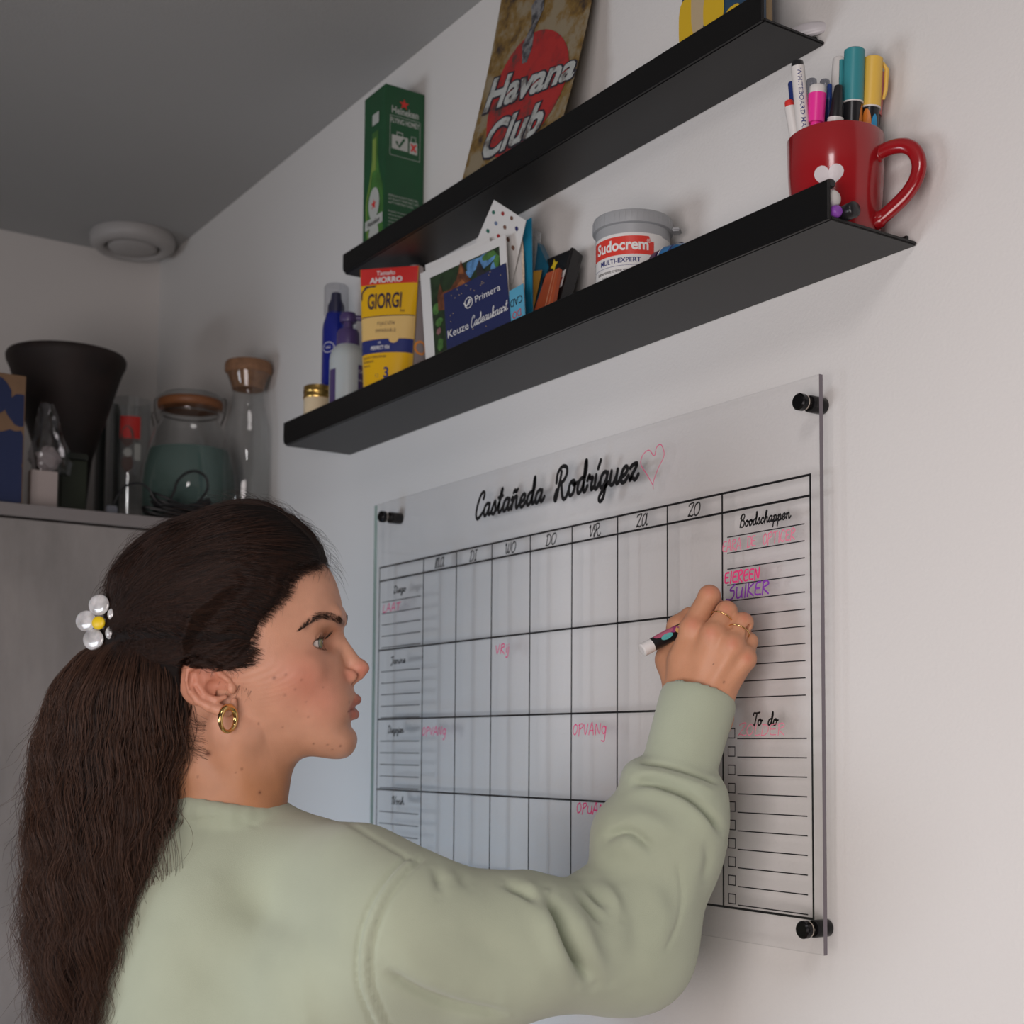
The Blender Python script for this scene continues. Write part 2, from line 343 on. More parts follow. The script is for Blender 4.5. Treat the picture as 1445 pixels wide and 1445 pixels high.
# ------------------------------------------------------------------ acrylic planner board
BX0, BX1, BZ0, BZ1, BYF, BYB = -1.870, -.9575, 1.3092, 1.8645, -.0255, -.0205
CLEAR = clear_mat('clear_acrylic', (.99, .99, .992), refl=.8, rough=.03, f0=.018)
EDGE = mat('acrylic_edge', (.16, .14, .16), rough=.15, spec=.6); EDGEL = mat('acrylic_edge_light', (.45, .62, .58), rough=.1)
INK = mat('black_print', (.008, .008, .009), rough=.35); INKT = mat('black_print_thin', (.015, .015, .018), rough=.4)
board = empty('planner_board', ((BX0+BX1)/2, BYB, BZ0), 'clear acrylic weekly planner with black grid, mounted on white wall', 'planner board')
b = MB().box((BX0, BYF, BZ0), (BX1, BYB, BZ1))
b.mi = [0, 0, 0, 1, 0, 2]
b.build('panel', [CLEAR, EDGE, EDGEL], board)
CAPM = mat('standoff_black', (.012, .012, .013), rough=.25, metal=.6); RINGM = mat('standoff_ring', (.55, .48, .42), rough=.2, metal=1)
for sx, sz in ((-.9768, 1.8400), (-.9768, 1.3315), (-1.8340, 1.8420), (-1.8340, 1.3315)):
    M = Matrix.Translation((sx, -.0004, sz)) @ Matrix.Rotation(PI/2, 4, 'X')
    st = MB().lathe([(.0080, 0), (.0085, .001), (.0085, .0190), (.0076, .0204)], M).build('standoff', CAPM, board, auto=40)
    MB().lathe([(.0079, .0256), (.0079, .0268), (.0070, .0272)], M).build('ring', RINGM, st, auto=40)
    MB().lathe([(.0070, .0270), (.0085, .0280), (.0085, .0335), (.0072, .0350)], M).build('cap', CAPM, st, auto=40)
def bmap(u, v, l): return np.array([u, BYF-l, v])
C0 = -1.7195; STEP = .0890; COLS = [-1.850, C0] + [C0+STEP*i for i in range(1, 8)] + [-.9700]
ROWS = [1.7680, 1.7476, 1.6450, 1.5435, 1.4415, 1.3418]
g = Ink(); lw = .0024
for x in (COLS[0], COLS[-1]): g.rect(x-lw/2, ROWS[-1]-lw/2, x+lw/2, ROWS[0]+lw/2)
for x in COLS[1:-1]: g.rect(x-lw/2, ROWS[-1], x+lw/2, ROWS[0])
g.rect(COLS[0], ROWS[0]-lw/2, COLS[-1], ROWS[0]+lw/2); g.rect(COLS[0], ROWS[1]-lw/2, COLS[-1], ROWS[1]+lw/2)
for z in ROWS[2:5]: g.rect(COLS[0], z-lw/2, COLS[8], z+lw/2)
g.rect(COLS[0], ROWS[5]-lw/2, COLS[-1], ROWS[5]+lw/2)
g.build('grid_lines', INK, bmap, board)
tw = .0012
def wline(x0, x1, z): Ink().rect(x0, z-tw/2, x1, z+tw/2).build('writing_line', INKT, bmap, board)
for r in range(4):
    for d in (.0318, .0488, .0657, .0825, .0992): wline(-1.8415, -1.7270, ROWS[1+r]-d)
for i in range(11): wline(-1.0890, -.9780, 1.7210-.01665*i)
for i in range(10): wline(-1.0750, -.9770, 1.5129-.01862*i)
for i in range(10):
    z = 1.5129-.01862*i; g = Ink(); bw = .0011; x0, x1, z0, z1 = -1.0892, -1.0780, z+.0002, z+.0108
    g.rect(x0, z0, x1, z0+bw).rect(x0, z1-bw, x1, z1).rect(x0, z0+bw, x0+bw, z1-bw).rect(x1-bw, z0+bw, x1, z1-bw)
    g.build('checkbox', INKT, bmap, board)
Ink().script('Castañeda', -1.5840, 1.8065, .0325, .0050, wscale=.955, slant=.25).build('title_word', INK, bmap, board, lift=.0006)
Ink().script('Rodríguez', -1.4010, 1.8055, .0365, .0052, wscale=.88, slant=.22).build('title_word', INK, bmap, board, lift=.0006)
for k, d in enumerate(('mA', 'DI', 'WO', 'DO', 'VR', 'ZA', 'ZO')):
    x = COLS[1+k]+STEP/2; wd = {'mA': 1.62, 'WO': 1.66}.get(d, 1.3)*.0135*1.12
    Ink().script(d, x-wd/2-.001, 1.7508, .0135, .0017, wscale=1.12, slant=.15).build('day_name', INK, bmap, board)
for nm, x, z, h in (('Diego', -1.8060, 1.7262, .0105), ('Janine', -1.8120, 1.6235, .0105), ('Diegojan', -1.8180, 1.5235, .0105), ('Noah', -1.8040, 1.4215, .0110)):
    Ink().script(nm, x, z, h, .0018, wscale=1.25 if nm != 'Diegojan' else 1.02, slant=.1).build('row_name', INK, bmap, board)
Ink().script('Boodschappen', -1.0700, 1.7290, .0125, .00175, wscale=.84, slant=.18).build('list_heading', INK, bmap, board)
g = Ink()
g.script('To', -1.0530, 1.5262, .0125, .0019, wscale=.95); g.script('do', -1.0310, 1.5262, .0125, .0019, wscale=.95)
g.build('list_heading', INK, bmap, board)
PINK = mat('pink_marker', (.86, .05, .22), rough=.5); PINKL = mat('faint_pink_marker', (.80, .24, .34), rough=.5); PURP = mat('purple_marker', (.24, .04, .42), rough=.5)
def hand(body, x, z, h, w, m, ws=1., sl=.1, label=None, sp=1.):
    g = Ink(); random.seed(len(body)*7+int(abs(x)*1000)); g.script(body, x, z, h, w, wscale=ws, slant=sl, jitter=.03, space=sp); return g.build('handwriting', m, bmap, board, lift=.0004, label=label)
hand('ᴇᴀʀᴀ', -1.0962, 1.7062, .0118, .0013, PINKL, .98, label='faint pink marker writing'); hand('ᴅᴇ', -1.0595, 1.7072, .0118, .0014, PINKL, .95, label='faint pink marker writing'); hand('ᴏᴘᴛɪᴄᴇʀ', -1.0370, 1.7072, .0118, .0014, PINKL, 1.05, label='faint pink marker writing')
hand('ᴇɪᴇʀᴇᴇɴ', -1.0935, 1.6730, .0125, .0020, PINK, 1.12, label='pink marker writing'); hand('ꜱᴜɪᴋᴇʀ', -1.0880, 1.6570, .0145, .0019, PURP, 1.32, label='purple marker writing')
hand('ᴢᴏʟᴅᴇʀ'.replace('ᴢ', 'Z'), -1.0740, 1.5160, .0125, .0010, PINKL, 1.55, label='faint pink marker writing')
hand('ʟᴀᴀᴛ', -1.8390, 1.7010, .0110, .0016, PINK, 2.0, label='pink marker writing')
hand('ᴠʀȷ', -1.5310, 1.6230, .0130, .0015, PINK, 1.5, label='pink marker writing')
hand('ᴏᴘᴠᴀɴɢ', -1.7190, 1.5195, .0120, .0014, PINK, 1.5, label='pink marker writing'); hand('ᴏᴘᴠᴀɴɢ', -1.3610, 1.5180, .0140, .0013, PINK, 1.30, label='pink marker writing')
hand('ᴏᴘᴜᴀɴɢ', -1.3530, 1.4270, .0125, .0016, PINK, 1.45, label='pink marker writing')
g = Ink(); g.line([(-1.2101, 1.7940), (-1.2216, 1.8085), (-1.2320, 1.8215), (-1.2284, 1.8313), (-1.2176, 1.8349), (-1.2082, 1.8270), (-1.2042, 1.8357), (-1.1963, 1.8374), (-1.1911, 1.8249), (-1.2016, 1.8114), (-1.2095, 1.7985), (-1.2101, 1.7900)], .0010)
g.build('heart_drawing', PINK, bmap, board)
# ------------------------------------------------------------------ sculpting toolkit: smooth-blended volumes turned into one surface
class Vol:
    def __init__(s, lo, hi, h):
        s.lo = np.array(lo, float); s.h = h; s.n = np.ceil((np.array(hi)-s.lo)/h).astype(int)+1
        s.D = np.full(s.n, 1e3, np.float32); s.ax = [s.lo[i]+h*np.arange(s.n[i]) for i in range(3)]
    def sub(s, lo, hi):
        a = np.clip(np.floor((np.array(lo)-s.lo)/s.h).astype(int), 0, s.n); b = np.clip(np.ceil((np.array(hi)-s.lo)/s.h).astype(int)+1, 0, s.n)
        sl = tuple(slice(a[i], b[i]) for i in range(3))
        return sl, s.ax[0][sl[0]][:, None, None], s.ax[1][sl[1]][None, :, None], s.ax[2][sl[2]][None, None, :]
    def put(s, sl, d, k, op):
        A = s.D[sl]
        if op == 'sub': d = -d; A2 = -A
        if op == 'add':
            if k <= 0: s.D[sl] = np.minimum(A, d); return
            h = np.maximum(k-np.abs(A-d), 0)/k; s.D[sl] = np.minimum(A, d)-h*h*k*.25
        else:
            if k <= 0: s.D[sl] = np.maximum(A, d); return
            h = np.maximum(k-np.abs(A-d), 0)/k; s.D[sl] = np.maximum(A, d)+h*h*k*.25
    def cone(s, a, b, ra, rb, k=0, op='add', sc=(1, 1, 1)):
        a = np.array(a, float); b = np.array(b, float); m = max(ra, rb)+k*1.2+s.h*2
        sl, x, y, z = s.sub(np.minimum(a, b)-m/min(sc), np.maximum(a, b)+m/min(sc))
        ab = b-a; L2 = max((ab*ab).sum(), 1e-12)
        t = np.clip(((x-a[0])*ab[0]+(y-a[1])*ab[1]+(z-a[2])*ab[2])/L2, 0, 1)
        d = np.sqrt(((x-a[0]-t*ab[0])*sc[0])**2+((y-a[1]-t*ab[1])*sc[1])**2+((z-a[2]-t*ab[2])*sc[2])**2)-(ra+(rb-ra)*t)
        s.put(sl, d, k, op)
    def chain(s, P, R, k=0, op='add', sc=(1, 1, 1)):
        for i in range(len(P)-1): s.cone(P[i], P[i+1], R[i], R[i+1], k, op, sc)
    def ell(s, c, r, k=0, op='add', R=None):
        c = np.array(c, float); r = np.array(r, float); m = r.max()+k*1.2+s.h*2
        sl, x, y, z = s.sub(c-m, c+m); x = x-c[0]; y = y-c[1]; z = z-c[2]
        if R is not None: x, y, z = [R[0][i]*x+R[1][i]*y+R[2][i]*z for i in range(3)]
        q = np.sqrt((x/r[0])**2+(y/r[1])**2+(z/r[2])**2); g = np.sqrt((x/r[0]**2)**2+(y/r[1]**2)**2+(z/r[2]**2)**2)+1e-9
        s.put(sl, q*(q-1)/g, k, op)
    def nets(s):
        D = s.D; S = D < 0; n = D.shape
        cs = [(i, j, k) for i in (0, 1) for j in (0, 1) for k in (0, 1)]
        cnt = sum(S[i:n[0]-1+i, j:n[1]-1+j, k:n[2]-1+k].astype(np.int8) for i, j, k in cs)
        cell = np.argwhere((cnt > 0) & (cnt < 8)); idx = np.full([m-1 for m in n], -1, np.int32); idx[tuple(cell.T)] = np.arange(len(cell))
        val = np.stack([D[cell[:, 0]+i, cell[:, 1]+j, cell[:, 2]+k] for i, j, k in cs], 1)
        acc = np.zeros((len(cell), 3)); w = np.zeros(len(cell)); C = np.array(cs)
        for a in range(8):
            for b in range(a+1, 8):
                if np.abs(C[a]-C[b]).sum() != 1: continue
                va, vb = val[:, a], val[:, b]; m = (va < 0) != (vb < 0)
                t = np.where(m, va/np.where(m, va-vb, 1), 0)[:, None]
                acc += np.where(m[:, None], C[a]+(C[b]-C[a])*t, 0); w += m
        V = (cell+acc/w[:, None])*s.h+s.lo
        Fs = []
        for ax in range(3):
            o = [i for i in range(3) if i != ax]
            sa = [slice(None)]*3; sb = [slice(None)]*3; sa[ax] = slice(0, -1); sb[ax] = slice(1, None)
            e = S[tuple(sa)] != S[tuple(sb)]; P = np.argwhere(e); fl = S[tuple(sa)][tuple(P.T)]
            ok = (P[:, o[0]] > 0) & (P[:, o[1]] > 0) & (P[:, o[0]] < n[o[0]]-1) & (P[:, o[1]] < n[o[1]]-1); P = P[ok]; fl = fl[ok]
            q = []
            for du, dv in ((1, 1), (0, 1), (0, 0), (1, 0)):
                c = P.copy(); c[:, o[0]] -= du; c[:, o[1]] -= dv; q.append(idx[tuple(c.T)])
            q = np.stack(q, 1)
            if ax == 1: fl = ~fl
            Fs.append(np.where(fl[:, None], q, q[:, ::-1]))
        return V, np.concatenate(Fs)
def np_mesh(name, V, Fq):
    """V (n,3), Fq quads, oriented outwards"""
    p = V[Fq]; vol = np.einsum('ij,ij->i', p[:, 0], np.cross(p[:, 1], p[:, 2])).sum()+np.einsum('ij,ij->i', p[:, 0], np.cross(p[:, 2], p[:, 3])).sum()
    if vol < 0: Fq = Fq[:, ::-1]
    me = bpy.data.meshes.new(name); me.vertices.add(len(V)); me.vertices.foreach_set('co', V.astype(np.float32).ravel())
    me.loops.add(Fq.size); me.loops.foreach_set('vertex_index', np.ascontiguousarray(Fq, dtype=np.int32).ravel())
    me.polygons.add(len(Fq)); me.polygons.foreach_set('loop_start', np.arange(0, Fq.size, 4, dtype=np.int32))
    me.polygons.foreach_set('use_smooth', np.ones(len(Fq), bool)); me.update(calc_edges=True); me.validate(); return me
def vnormals(V, Fq):
    p = V[Fq]; nn = np.cross(p[:, 2]-p[:, 0], p[:, 3]-p[:, 1]); N = np.zeros_like(V)
    for i in range(4): np.add.at(N, Fq[:, i], nn)
    return N/(np.linalg.norm(N, axis=1, keepdims=True)+1e-12)
def relax(V, Fq, it=2, lam=.5):
    for _ in range(it):
        A = np.zeros_like(V); c = np.zeros(len(V))
        for i in range(4):
            for j in (1, 3):
                np.add.at(A, Fq[:, i], V[Fq[:, (i+j) % 4]]); np.add.at(c, Fq[:, i], 1)
        V = V+(A/c[:, None]-V)*lam
    return V
def poly_sdf(P, X, Y):
    """signed distance to a closed outline (negative inside) on a grid"""
    P = np.array(P, float); d = np.full(X.shape, 1e9); ins = np.zeros(X.shape, bool)
    for i in range(len(P)):
        a, b = P[i], P[(i+1) % len(P)]; e = b-a; wx, wy = X-a[0], Y-a[1]
        t = np.clip((wx*e[0]+wy*e[1])/(e@e+1e-12), 0, 1); d = np.minimum(d, (wx-e[0]*t)**2+(wy-e[1]*t)**2)
        c = (a[1] > Y) != (b[1] > Y); xx = a[0]+(Y-a[1])/(b[1]-a[1]+1e-12)*e[0]; ins ^= c & (X < xx)
    return np.where(ins, -1, 1)*np.sqrt(d)
def seg_dist(px, py, P):
    """distance to a polyline and position along it"""
    d = np.full(px.shape, 1e9); P = np.array(P, float)
    for a, b in zip(P[:-1], P[1:]):
        e = b-a; t = np.clip(((px-a[0])*e[0]+(py-a[1])*e[1])/(e@e+1e-12), 0, 1); d = np.minimum(d, np.hypot(px-a[0]-t*e[0], py-a[1]-t*e[1]))
    return d
def to_px(P):
    q = P-CAM; c = q@CF; return (q@CR)/c*F_PX+CX, (q@CD)/c*F_PX+CY, c

# ------------------------------------------------------------------ the woman: head
# head space: f forward, y down, l to her right, all in units of U metres, measured from a point inside the skull
HD = 1.35; U = HD/F_PX; ALPHA = math.radians(9)
HO = at(330, 900, HD); HW = unit(ray(330, 900)); HR = unit(np.cross(HW, [0, 0, 1])); HR = HR - HW*np.dot(HR, HW); HDN = unit(np.cross(HW, HR)); HDN = -HDN if HDN[2] > 0 else HDN
KX = 1.0/abs(np.dot(unit(ray(330, 900)), CF))  # pixels are a little wider off the axis
def head_world(P):
    P = np.atleast_2d(P); c, s = math.cos(ALPHA), math.sin(ALPHA)
    x = (P[:, 0]*c-P[:, 2]*s)*KX*.985; n = P[:, 0]*s+P[:, 2]*c; y = P[:, 1]-900
    return HO+U*(np.outer(x, HR)+np.outer(y, HDN)*1.0-np.outer(n, HW))
def fx(x): return (x-330)/math.cos(ALPHA)
def hp(x, y, l=0): return (fx(x)+l*math.tan(ALPHA), y, l)      # a point seen at pixel x, y that sits l to the side
HEADP = [(451, 790), (463, 806), (471, 824), (477, 846), (479.5, 862), (478, 880), (475, 897), (481, 920), (487, 942), (493, 958), (497, 970), (500, 981), (498.5, 994), (498, 1006),
         (494.5, 1016), (496, 1024), (500, 1034), (501, 1043), (497, 1056), (487, 1065), (465, 1067.5), (438, 1064), (420, 1061), (395, 1056), (360, 1045), (320, 1030), (270, 1010), (232, 985), (205, 940), (190, 890), (188, 850),
         (198, 805), (225, 765), (270, 740), (320, 731), (375, 737), (420, 757)]
def head_base(v):
    X, Y = np.meshgrid(v.ax[0], v.ax[1], indexing='ij')
    HS = smooth_line([(fx(a), b) for a, b in HEADP], 4, closed=True)
    d2 = poly_sdf(HS, X, Y)
    wy = np.interp(v.ax[1], [700, 860, 900, 935, 960, 990, 1015, 1040, 1068, 1100], [112, 111, 106, 103, 98, 88, 78, 66, 52, 50])
    # towards the back the skull keeps its width, towards the front the jaw narrows
    wf = np.interp(v.ax[0], [-170, 0, 60, 110, 170], [1.02, 1.0, .95, .90, .86])
    W = wy[None, :]*wf[:, None]
    l = np.abs(v.ax[2])[None, None, :]; q = np.clip(l/W[:, :, None], 0, 1.4)
    Rr = np.interp(v.ax[1], [700, 860, 960, 1000, 1068], [128, 120, 96, 64, 40])[None, :, None]
    g = np.where(q < 1, Rr*(1-np.sqrt(np.clip(1-q**2.25, 0, 1))), Rr+(q-1)*W[:, :, None])
    # soften the medial ridges of the outline distance deep inside, so that the sides of the face are smooth
    t = -d2
    for lo_, hi_, sg in ((5, 22, 4.0), (20, 60, 11.0)):
        m_ = int(sg*3); kern = np.exp(-.5*(np.arange(-m_, m_+1)/sg)**2); kern /= kern.sum(); B2 = np.pad(t, m_, mode='edge')
        B2 = np.apply_along_axis(lambda r: np.convolve(r, kern, 'same'), 0, B2); B2 = np.apply_along_axis(lambda r: np.convolve(r, kern, 'same'), 1, B2); tb = B2[m_:-m_, m_:-m_]
        wgt = np.clip((t-lo_)/(hi_-lo_), 0, 1); wgt = wgt*wgt*(3-2*wgt); t = t*(1-wgt)+tb*wgt
    d2 = -t
    v.D = (d2[:, :, None]+g).astype(np.float32)*.9
    return v
def head_volume():
    v = head_base(Vol((-170, 700, -128), (200, 1215, 128), 2.0))
    # cheek, jaw corner, temples
    for s in (1, -1):
        v.ell((fx(415), 945, s*70), (42, 30, 22), 26); v.ell((fx(345), 1022, s*64), (34, 26, 20), 30)
        v.ell((fx(455), 990, s*34), (26, 30, 26), 22)
        v.chain([(fx(474), 873, s*12), (fx(469), 866, s*34), (fx(447), 872, s*66)], [8, 8.5, 7], 14)              # brow ridge
        v.ell((fx(468), 901, s*42), (19, 14, 24), 14, 'sub')                                                     # eye socket
    # neck
    v.cone((fx(352), 1050, 0), (fx(322), 1215, 0), 67, 76, 34); v.cone((fx(300), 1000, 0), (fx(300), 1215, 0), 66, 72, 30)
    v.cone((fx(330), 1010, 78), (fx(383), 1190, 26), 15, 13, 26); v.cone((fx(330), 1010, -78), (fx(383), 1190, -26), 15, 13, 26)
    # nose
    v.cone(hp(470, 893), hp(499, 935), 8.5, 10.5, 13); v.ell(hp(506, 939), (12, 10.5, 11.5), 9)
    v.cone(hp(505, 950), hp(491, 961), 5.5, 5, 6)
    for s in (1, -1):
        v.ell((fx(489)+2, 950.5, s*15.5), (11.5, 9.5, 6.5), 6); v.ell((fx(497), 957.5, s*9), (7.5, 4.0, 4.2), 2, 'sub')
        v.cone((fx(476), 946, s*24), (fx(479), 962, s*25), 1.5, 1.5, 7, 'sub')
    # mouth
    for s in (1, -1):
        v.chain([(fx(500.5), 984, 0), (fx(498), 984, s*8), (fx(489), 991, s*22), (fx(477), 998, s*35)], [6.2, 6.2, 5.4, 2.5], 5)
        v.chain([(fx(497.5), 1005, 0), (fx(495), 1005, s*10), (fx(487), 1003, s*23), (fx(477), 999.5, s*34)], [6.8, 6.6, 5.2, 2], 5)
        v.chain([(fx(508), 995, 0), (fx(504), 996, s*11), (fx(494), 997.5, s*25), (fx(479), 999.5, s*38)], [2.6, 2.2, 1.6, 1.4], 2.2, 'sub')
    v.ell((fx(478), 1042, 0), (19.5, 20, 26), 14); v.cone((fx(499), 1020, -16), (fx(499), 1020, 16), 3.5, 3.5, 9, 'sub')
    # eyes: lids as a shell round the ball, opened by an almond cut
    for s in (1, -1):
        E = np.array([fx(431)+44*math.tan(ALPHA), 905.0, s*44]); v.ell(E, (22.3, 21, 22.5), 7)
        pts = []; 
        for a, yo in ((-.55, 3.4), (-.25, 1.4), (.12, -.6), (.5, -.4), (.92, 1.0), (1.3, 2.6)):
            pts.append(E+np.array([math.cos(a)*23.5, yo, s*math.sin(a)*23.5]))
        v.chain(pts, [1.5, 6.0, 8.0, 7.8, 6.0, 1.8], 1.4, 'sub')
        fold = [E+np.array([math.cos(a)*22.5, yo, s*math.sin(a)*22.5]) for a, yo in ((-.5, -11), (0, -15.5), (.5, -14), (1.05, -7))]
        v.chain(fold, [1.0, 1.2, 1.2, .8], 2.5, 'sub')
    # ears
    for s in (1, -1):
        L = 95
        v.ell((fx(300), 962, s*(L-1)), (26, 31, 9), 8)
        es = lambda x, y: (300+(x-300)*.93+3, 962+(y-962)*.93)
        hel = [(323, 957), (311, 948), (305, 938), (292, 930.5), (277, 931), (268.5, 941), (266.5, 957), (271, 974), (281, 987), (296, 995), (311, 1000), (322, 1001), (329, 996), (331, 986)]
        lo_ = [L+3, L+4, L+7, L+10, L+11, L+12, L+11, L+10, L+8, L+6, L+4, L+2, L, L-1]
        v.chain([(fx(x)+l*math.tan(ALPHA), y, s*l) for (x, y), l in zip([es(*q) for q in hel], lo_)], [4.2, 4.4, 4.8, 5, 5, 4.8, 4.6, 4.8, 5.6, 7, 8, 7.5, 6, 4], 2.5)
        v.chain([(fx(x)+l*math.tan(ALPHA), y, s*l) for x, y, l in ((281, 945, L+5), (284, 962, L+6), (294, 977, L+6), (309, 984, L+5), (320, 980, L+3))], [4, 4.4, 4.6, 4.5, 3.4], 3)
        v.ell((fx(309)+L*math.tan(ALPHA), 966, s*(L+7)), (14, 11, 10), 3, 'sub')
        v.ell((fx(277)+L*math.tan(ALPHA), 958, s*(L+13)), (3.2, 13, 4), 2, 'sub')
        v.ell((fx(329)+L*math.tan(ALPHA), 968, s*(L+0)), (6, 8, 6), 4)
    return v
def skin_colour(P):
    """P in head space; returns linear rgb: base skin with redder cheeks, ears, nose tip and lips, moles and freckles"""
    base = np.array(hexc('#c9957a')); n = len(P); c = np.tile(base, (n, 1))
    X = P[:, 0]*math.cos(ALPHA)-P[:, 2]*math.sin(ALPHA)+330; Y = P[:, 1]; L = np.abs(P[:, 2])
    def mixc(w, col):
        nonlocal c; w = np.clip(w, 0, 1)[:, None]; c = c*(1-w)+np.array(hexc(col))*w
    gs = lambda x, y, sx, sy: np.exp(-((X-x)/sx)**2-((Y-y)/sy)**2)
    mixc(.45*gs(425, 955, 42, 38), '#c06a58'); mixc(.40*gs(455, 985, 30, 30), '#c07a66'); mixc(.5*gs(510, 942, 16, 14), '#c4685a'); mixc(.35*gs(487, 950, 9, 9), '#b85f52')
    mixc(.55*(L > 90)*gs(292, 955, 40, 40), '#bd6a52'); mixc(.4*gs(438, 918, 20, 7), '#a3705a'); mixc(.5*gs(452, 888, 20, 9), '#a9714f')
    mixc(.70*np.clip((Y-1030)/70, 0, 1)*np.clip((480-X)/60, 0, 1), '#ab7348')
    # lips
    f = P[:, 0]; fr = f > fx(470)-6
    up = np.interp(L, [0, 8, 22, 36, 40], [976, 975, 984, 997, 999]); lw_ = np.interp(L, [0, 10, 23, 35, 40], [1014, 1014, 1010, 1001, 1000])
    m = 1/(1+np.exp(-(Y-up)/1.0))/(1+np.exp((Y-lw_)/1.2))*fr*(L < 38); mixc(.72*m, '#a8584d')
    mixc(.7*np.exp(-((Y-np.interp(L, [0, 40], [995.5, 999.5]))/1.3)**2)*fr*(L < 38)*(f > fx(476)), '#5a2622')
    # dark lash line round the eye opening
    E = np.array([fx(431)+44*math.tan(ALPHA), 905.0, 44]); q = P.copy(); q[:, 2] = np.abs(q[:, 2]); dv = q-E; rr = np.linalg.norm(dv, axis=1); az = np.arctan2(dv[:, 2], dv[:, 0])
    lid = np.interp(az, [-.55, -.25, .12, .5, .92, 1.3], [3.4, 1.4, -.6, -.4, 1.0, 2.6]); hgt = np.interp(az, [-.55, -.25, .12, .5, .92, 1.3], [1.5, 6, 8.0, 7.8, 6.0, 1.8])
    inr = (rr > 16) & (rr < 26) & (az > -.6) & (az < 1.42); mixc(.85*inr*np.exp(-((dv[:, 1]-(lid-hgt))/1.8)**2), '#2a1813'); mixc(.45*inr*np.exp(-((dv[:, 1]-(lid+hgt))/1.3)**2), '#6b3a2e')
    # eye rim
    for x, y, r, k in ((384, 953, 2.3, .7), (399, 948, 1.5, .6), (299, 1058, 4.2, .85), (365, 1016, 1.4, .7), (397, 1021, 1.2, .6), (344, 1078, 1.6, .8), (369, 1111, 1.9, .9), (286, 1090, 1.5, .7), (336, 1083, 1.1, .6), (420, 955, 1.6, .4), (412, 968, 1.6, .35), (399, 976, 2, .35),
                       (431, 1006, 1.4, .5), (440, 1044, 1.4, .6), (459, 1045, 1.3, .6), (477, 1047, 1.7, .7), (466, 1052, 1.2, .5), (450, 965, 1.2, .4), (427, 985, 1.4, .35), (415, 998, 1.2, .35), (488, 986, 1.3, .5), (338, 1131, 1.6, .6), (361, 1143, 1.8, .6)):
        mixc(k*np.exp(-((X-x)**2+(Y-y)**2)/r**2)*(P[:, 2] > 0), '#5d2f22')
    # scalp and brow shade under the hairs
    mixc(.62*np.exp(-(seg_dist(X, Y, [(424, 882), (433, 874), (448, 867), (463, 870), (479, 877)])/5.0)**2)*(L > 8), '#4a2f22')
    return c
def set_colour(me, c, name='Col'):
    a = me.color_attributes.new(name, 'FLOAT_COLOR', 'POINT'); a.data.foreach_set('color', np.concatenate([c, np.ones((len(c), 1))], 1).astype(np.float32).ravel())
person = empty('person', (HO[0], HO[1], 0), 'woman in sage green sweatshirt writing on the clear planner, seen in profile from behind', 'person')
SKIN = mat('skin', None, rough=.48, attr='Col', noise=(60, .05), bump=(900, .25, .0006), sss=.12, spec=.4)
# head
hv = head_volume()
Vh, Fh = hv.nets(); Vh = relax(Vh, Fh, 1, .35); Ch = skin_colour(Vh); Wh = head_world(Vh)

# hand and forearm in camera-aligned metres
AX = np.stack([CR, CD, CF])
def cf(p): return AX @ (np.array(p)-CAM)
def bd(px, py, off): return cf(on_y(px, py, BYF-off))          # a point 'off' metres in front of the board, seen at px, py
WR = bd(982, 1012, .052); FORE = cf(at(946, 1190, 1.385))
MCP = {'i': bd(977, 887, .058), 'm': bd(1006, 896, .054), 'r': bd(1033, 911, .044), 'p': bd(1051, 930, .030)}
fing = {'i': [MCP['i'], bd(1001, 841, .040), bd(1008, 855, .018), bd(1004, 874, .009)],
        'm': [MCP['m'], bd(1025, 863, .036), bd(1030, 878, .016), bd(1014, 890, .009)],
        'r': [MCP['r'], bd(1048, 879, .028), bd(1047, 893, .012), bd(1030, 902, .009)],
        'p': [MCP['p'], bd(1057, 905, .018), bd(1053, 914, .009), bd(1040, 922, .008)]}
frad = {'i': [.0128, .0106, .0092, .0078], 'm': [.0122, .0102, .0090, .0076], 'r': [.0115, .0096, .0085, .0072], 'p': [.0098, .0080, .0070, .0062]}
lo = np.minimum.reduce([WR, FORE]+[p for f in fing.values() for p in f])-.05; hi = np.maximum.reduce([WR, FORE]+[p for f in fing.values() for p in f])+.05
lo[0] = cf(at(915, 900, 1.4))[0]; hi[1] = cf(at(950, 1080, 1.4))[1]
hd = Vol(lo, hi, .00125)
carp = {'i': bd(960, 975, .062), 'm': bd(978, 980, .062), 'r': bd(994, 985, .056), 'p': bd(1008, 992, .046)}
crad = {'i': (.0150, .0125), 'm': (.0155, .0122), 'r': (.0150, .0116), 'p': (.0140, .0105)}
for q in 'imrp': hd.cone(carp[q], MCP[q], crad[q][0], crad[q][1], .014)
hd.cone(bd(975, 960, .045), bd(1020, 945, .022), .014, .013, .016)                                              # palm towards the board
hd.cone(WR-np.array([.012, 0, 0]), WR+np.array([.014, .002, .004]), .0185, .0175, .02); hd.cone((carp['i']+carp['m'])/2, WR-np.array([.012, 0, 0]), .0165, .0185, .02); hd.cone((carp['r']+carp['p'])/2, WR+np.array([.014, 0, 0]), .0155, .0175, .02)
hd.cone(WR, FORE, .0215, .026, .02, sc=(.90, 1, 1))
for q in 'imrp':
    hd.chain(fing[q], frad[q], .0035)
    hd.ell(MCP[q]-np.array([0, .000, .0052 if q != 'p' else .003]), (.0088, .0095, .0075), .007)                # knuckles
    hd.cone(MCP[q]-np.array([0, -.004, .0085]), carp[q]-np.array([0, .004, .0125]), .0022, .0020, .008)           # tendons
    hd.ell(fing[q][1]-np.array([0, 0, .002]), (.0098 if q != 'p' else .0078,)*3, .003)
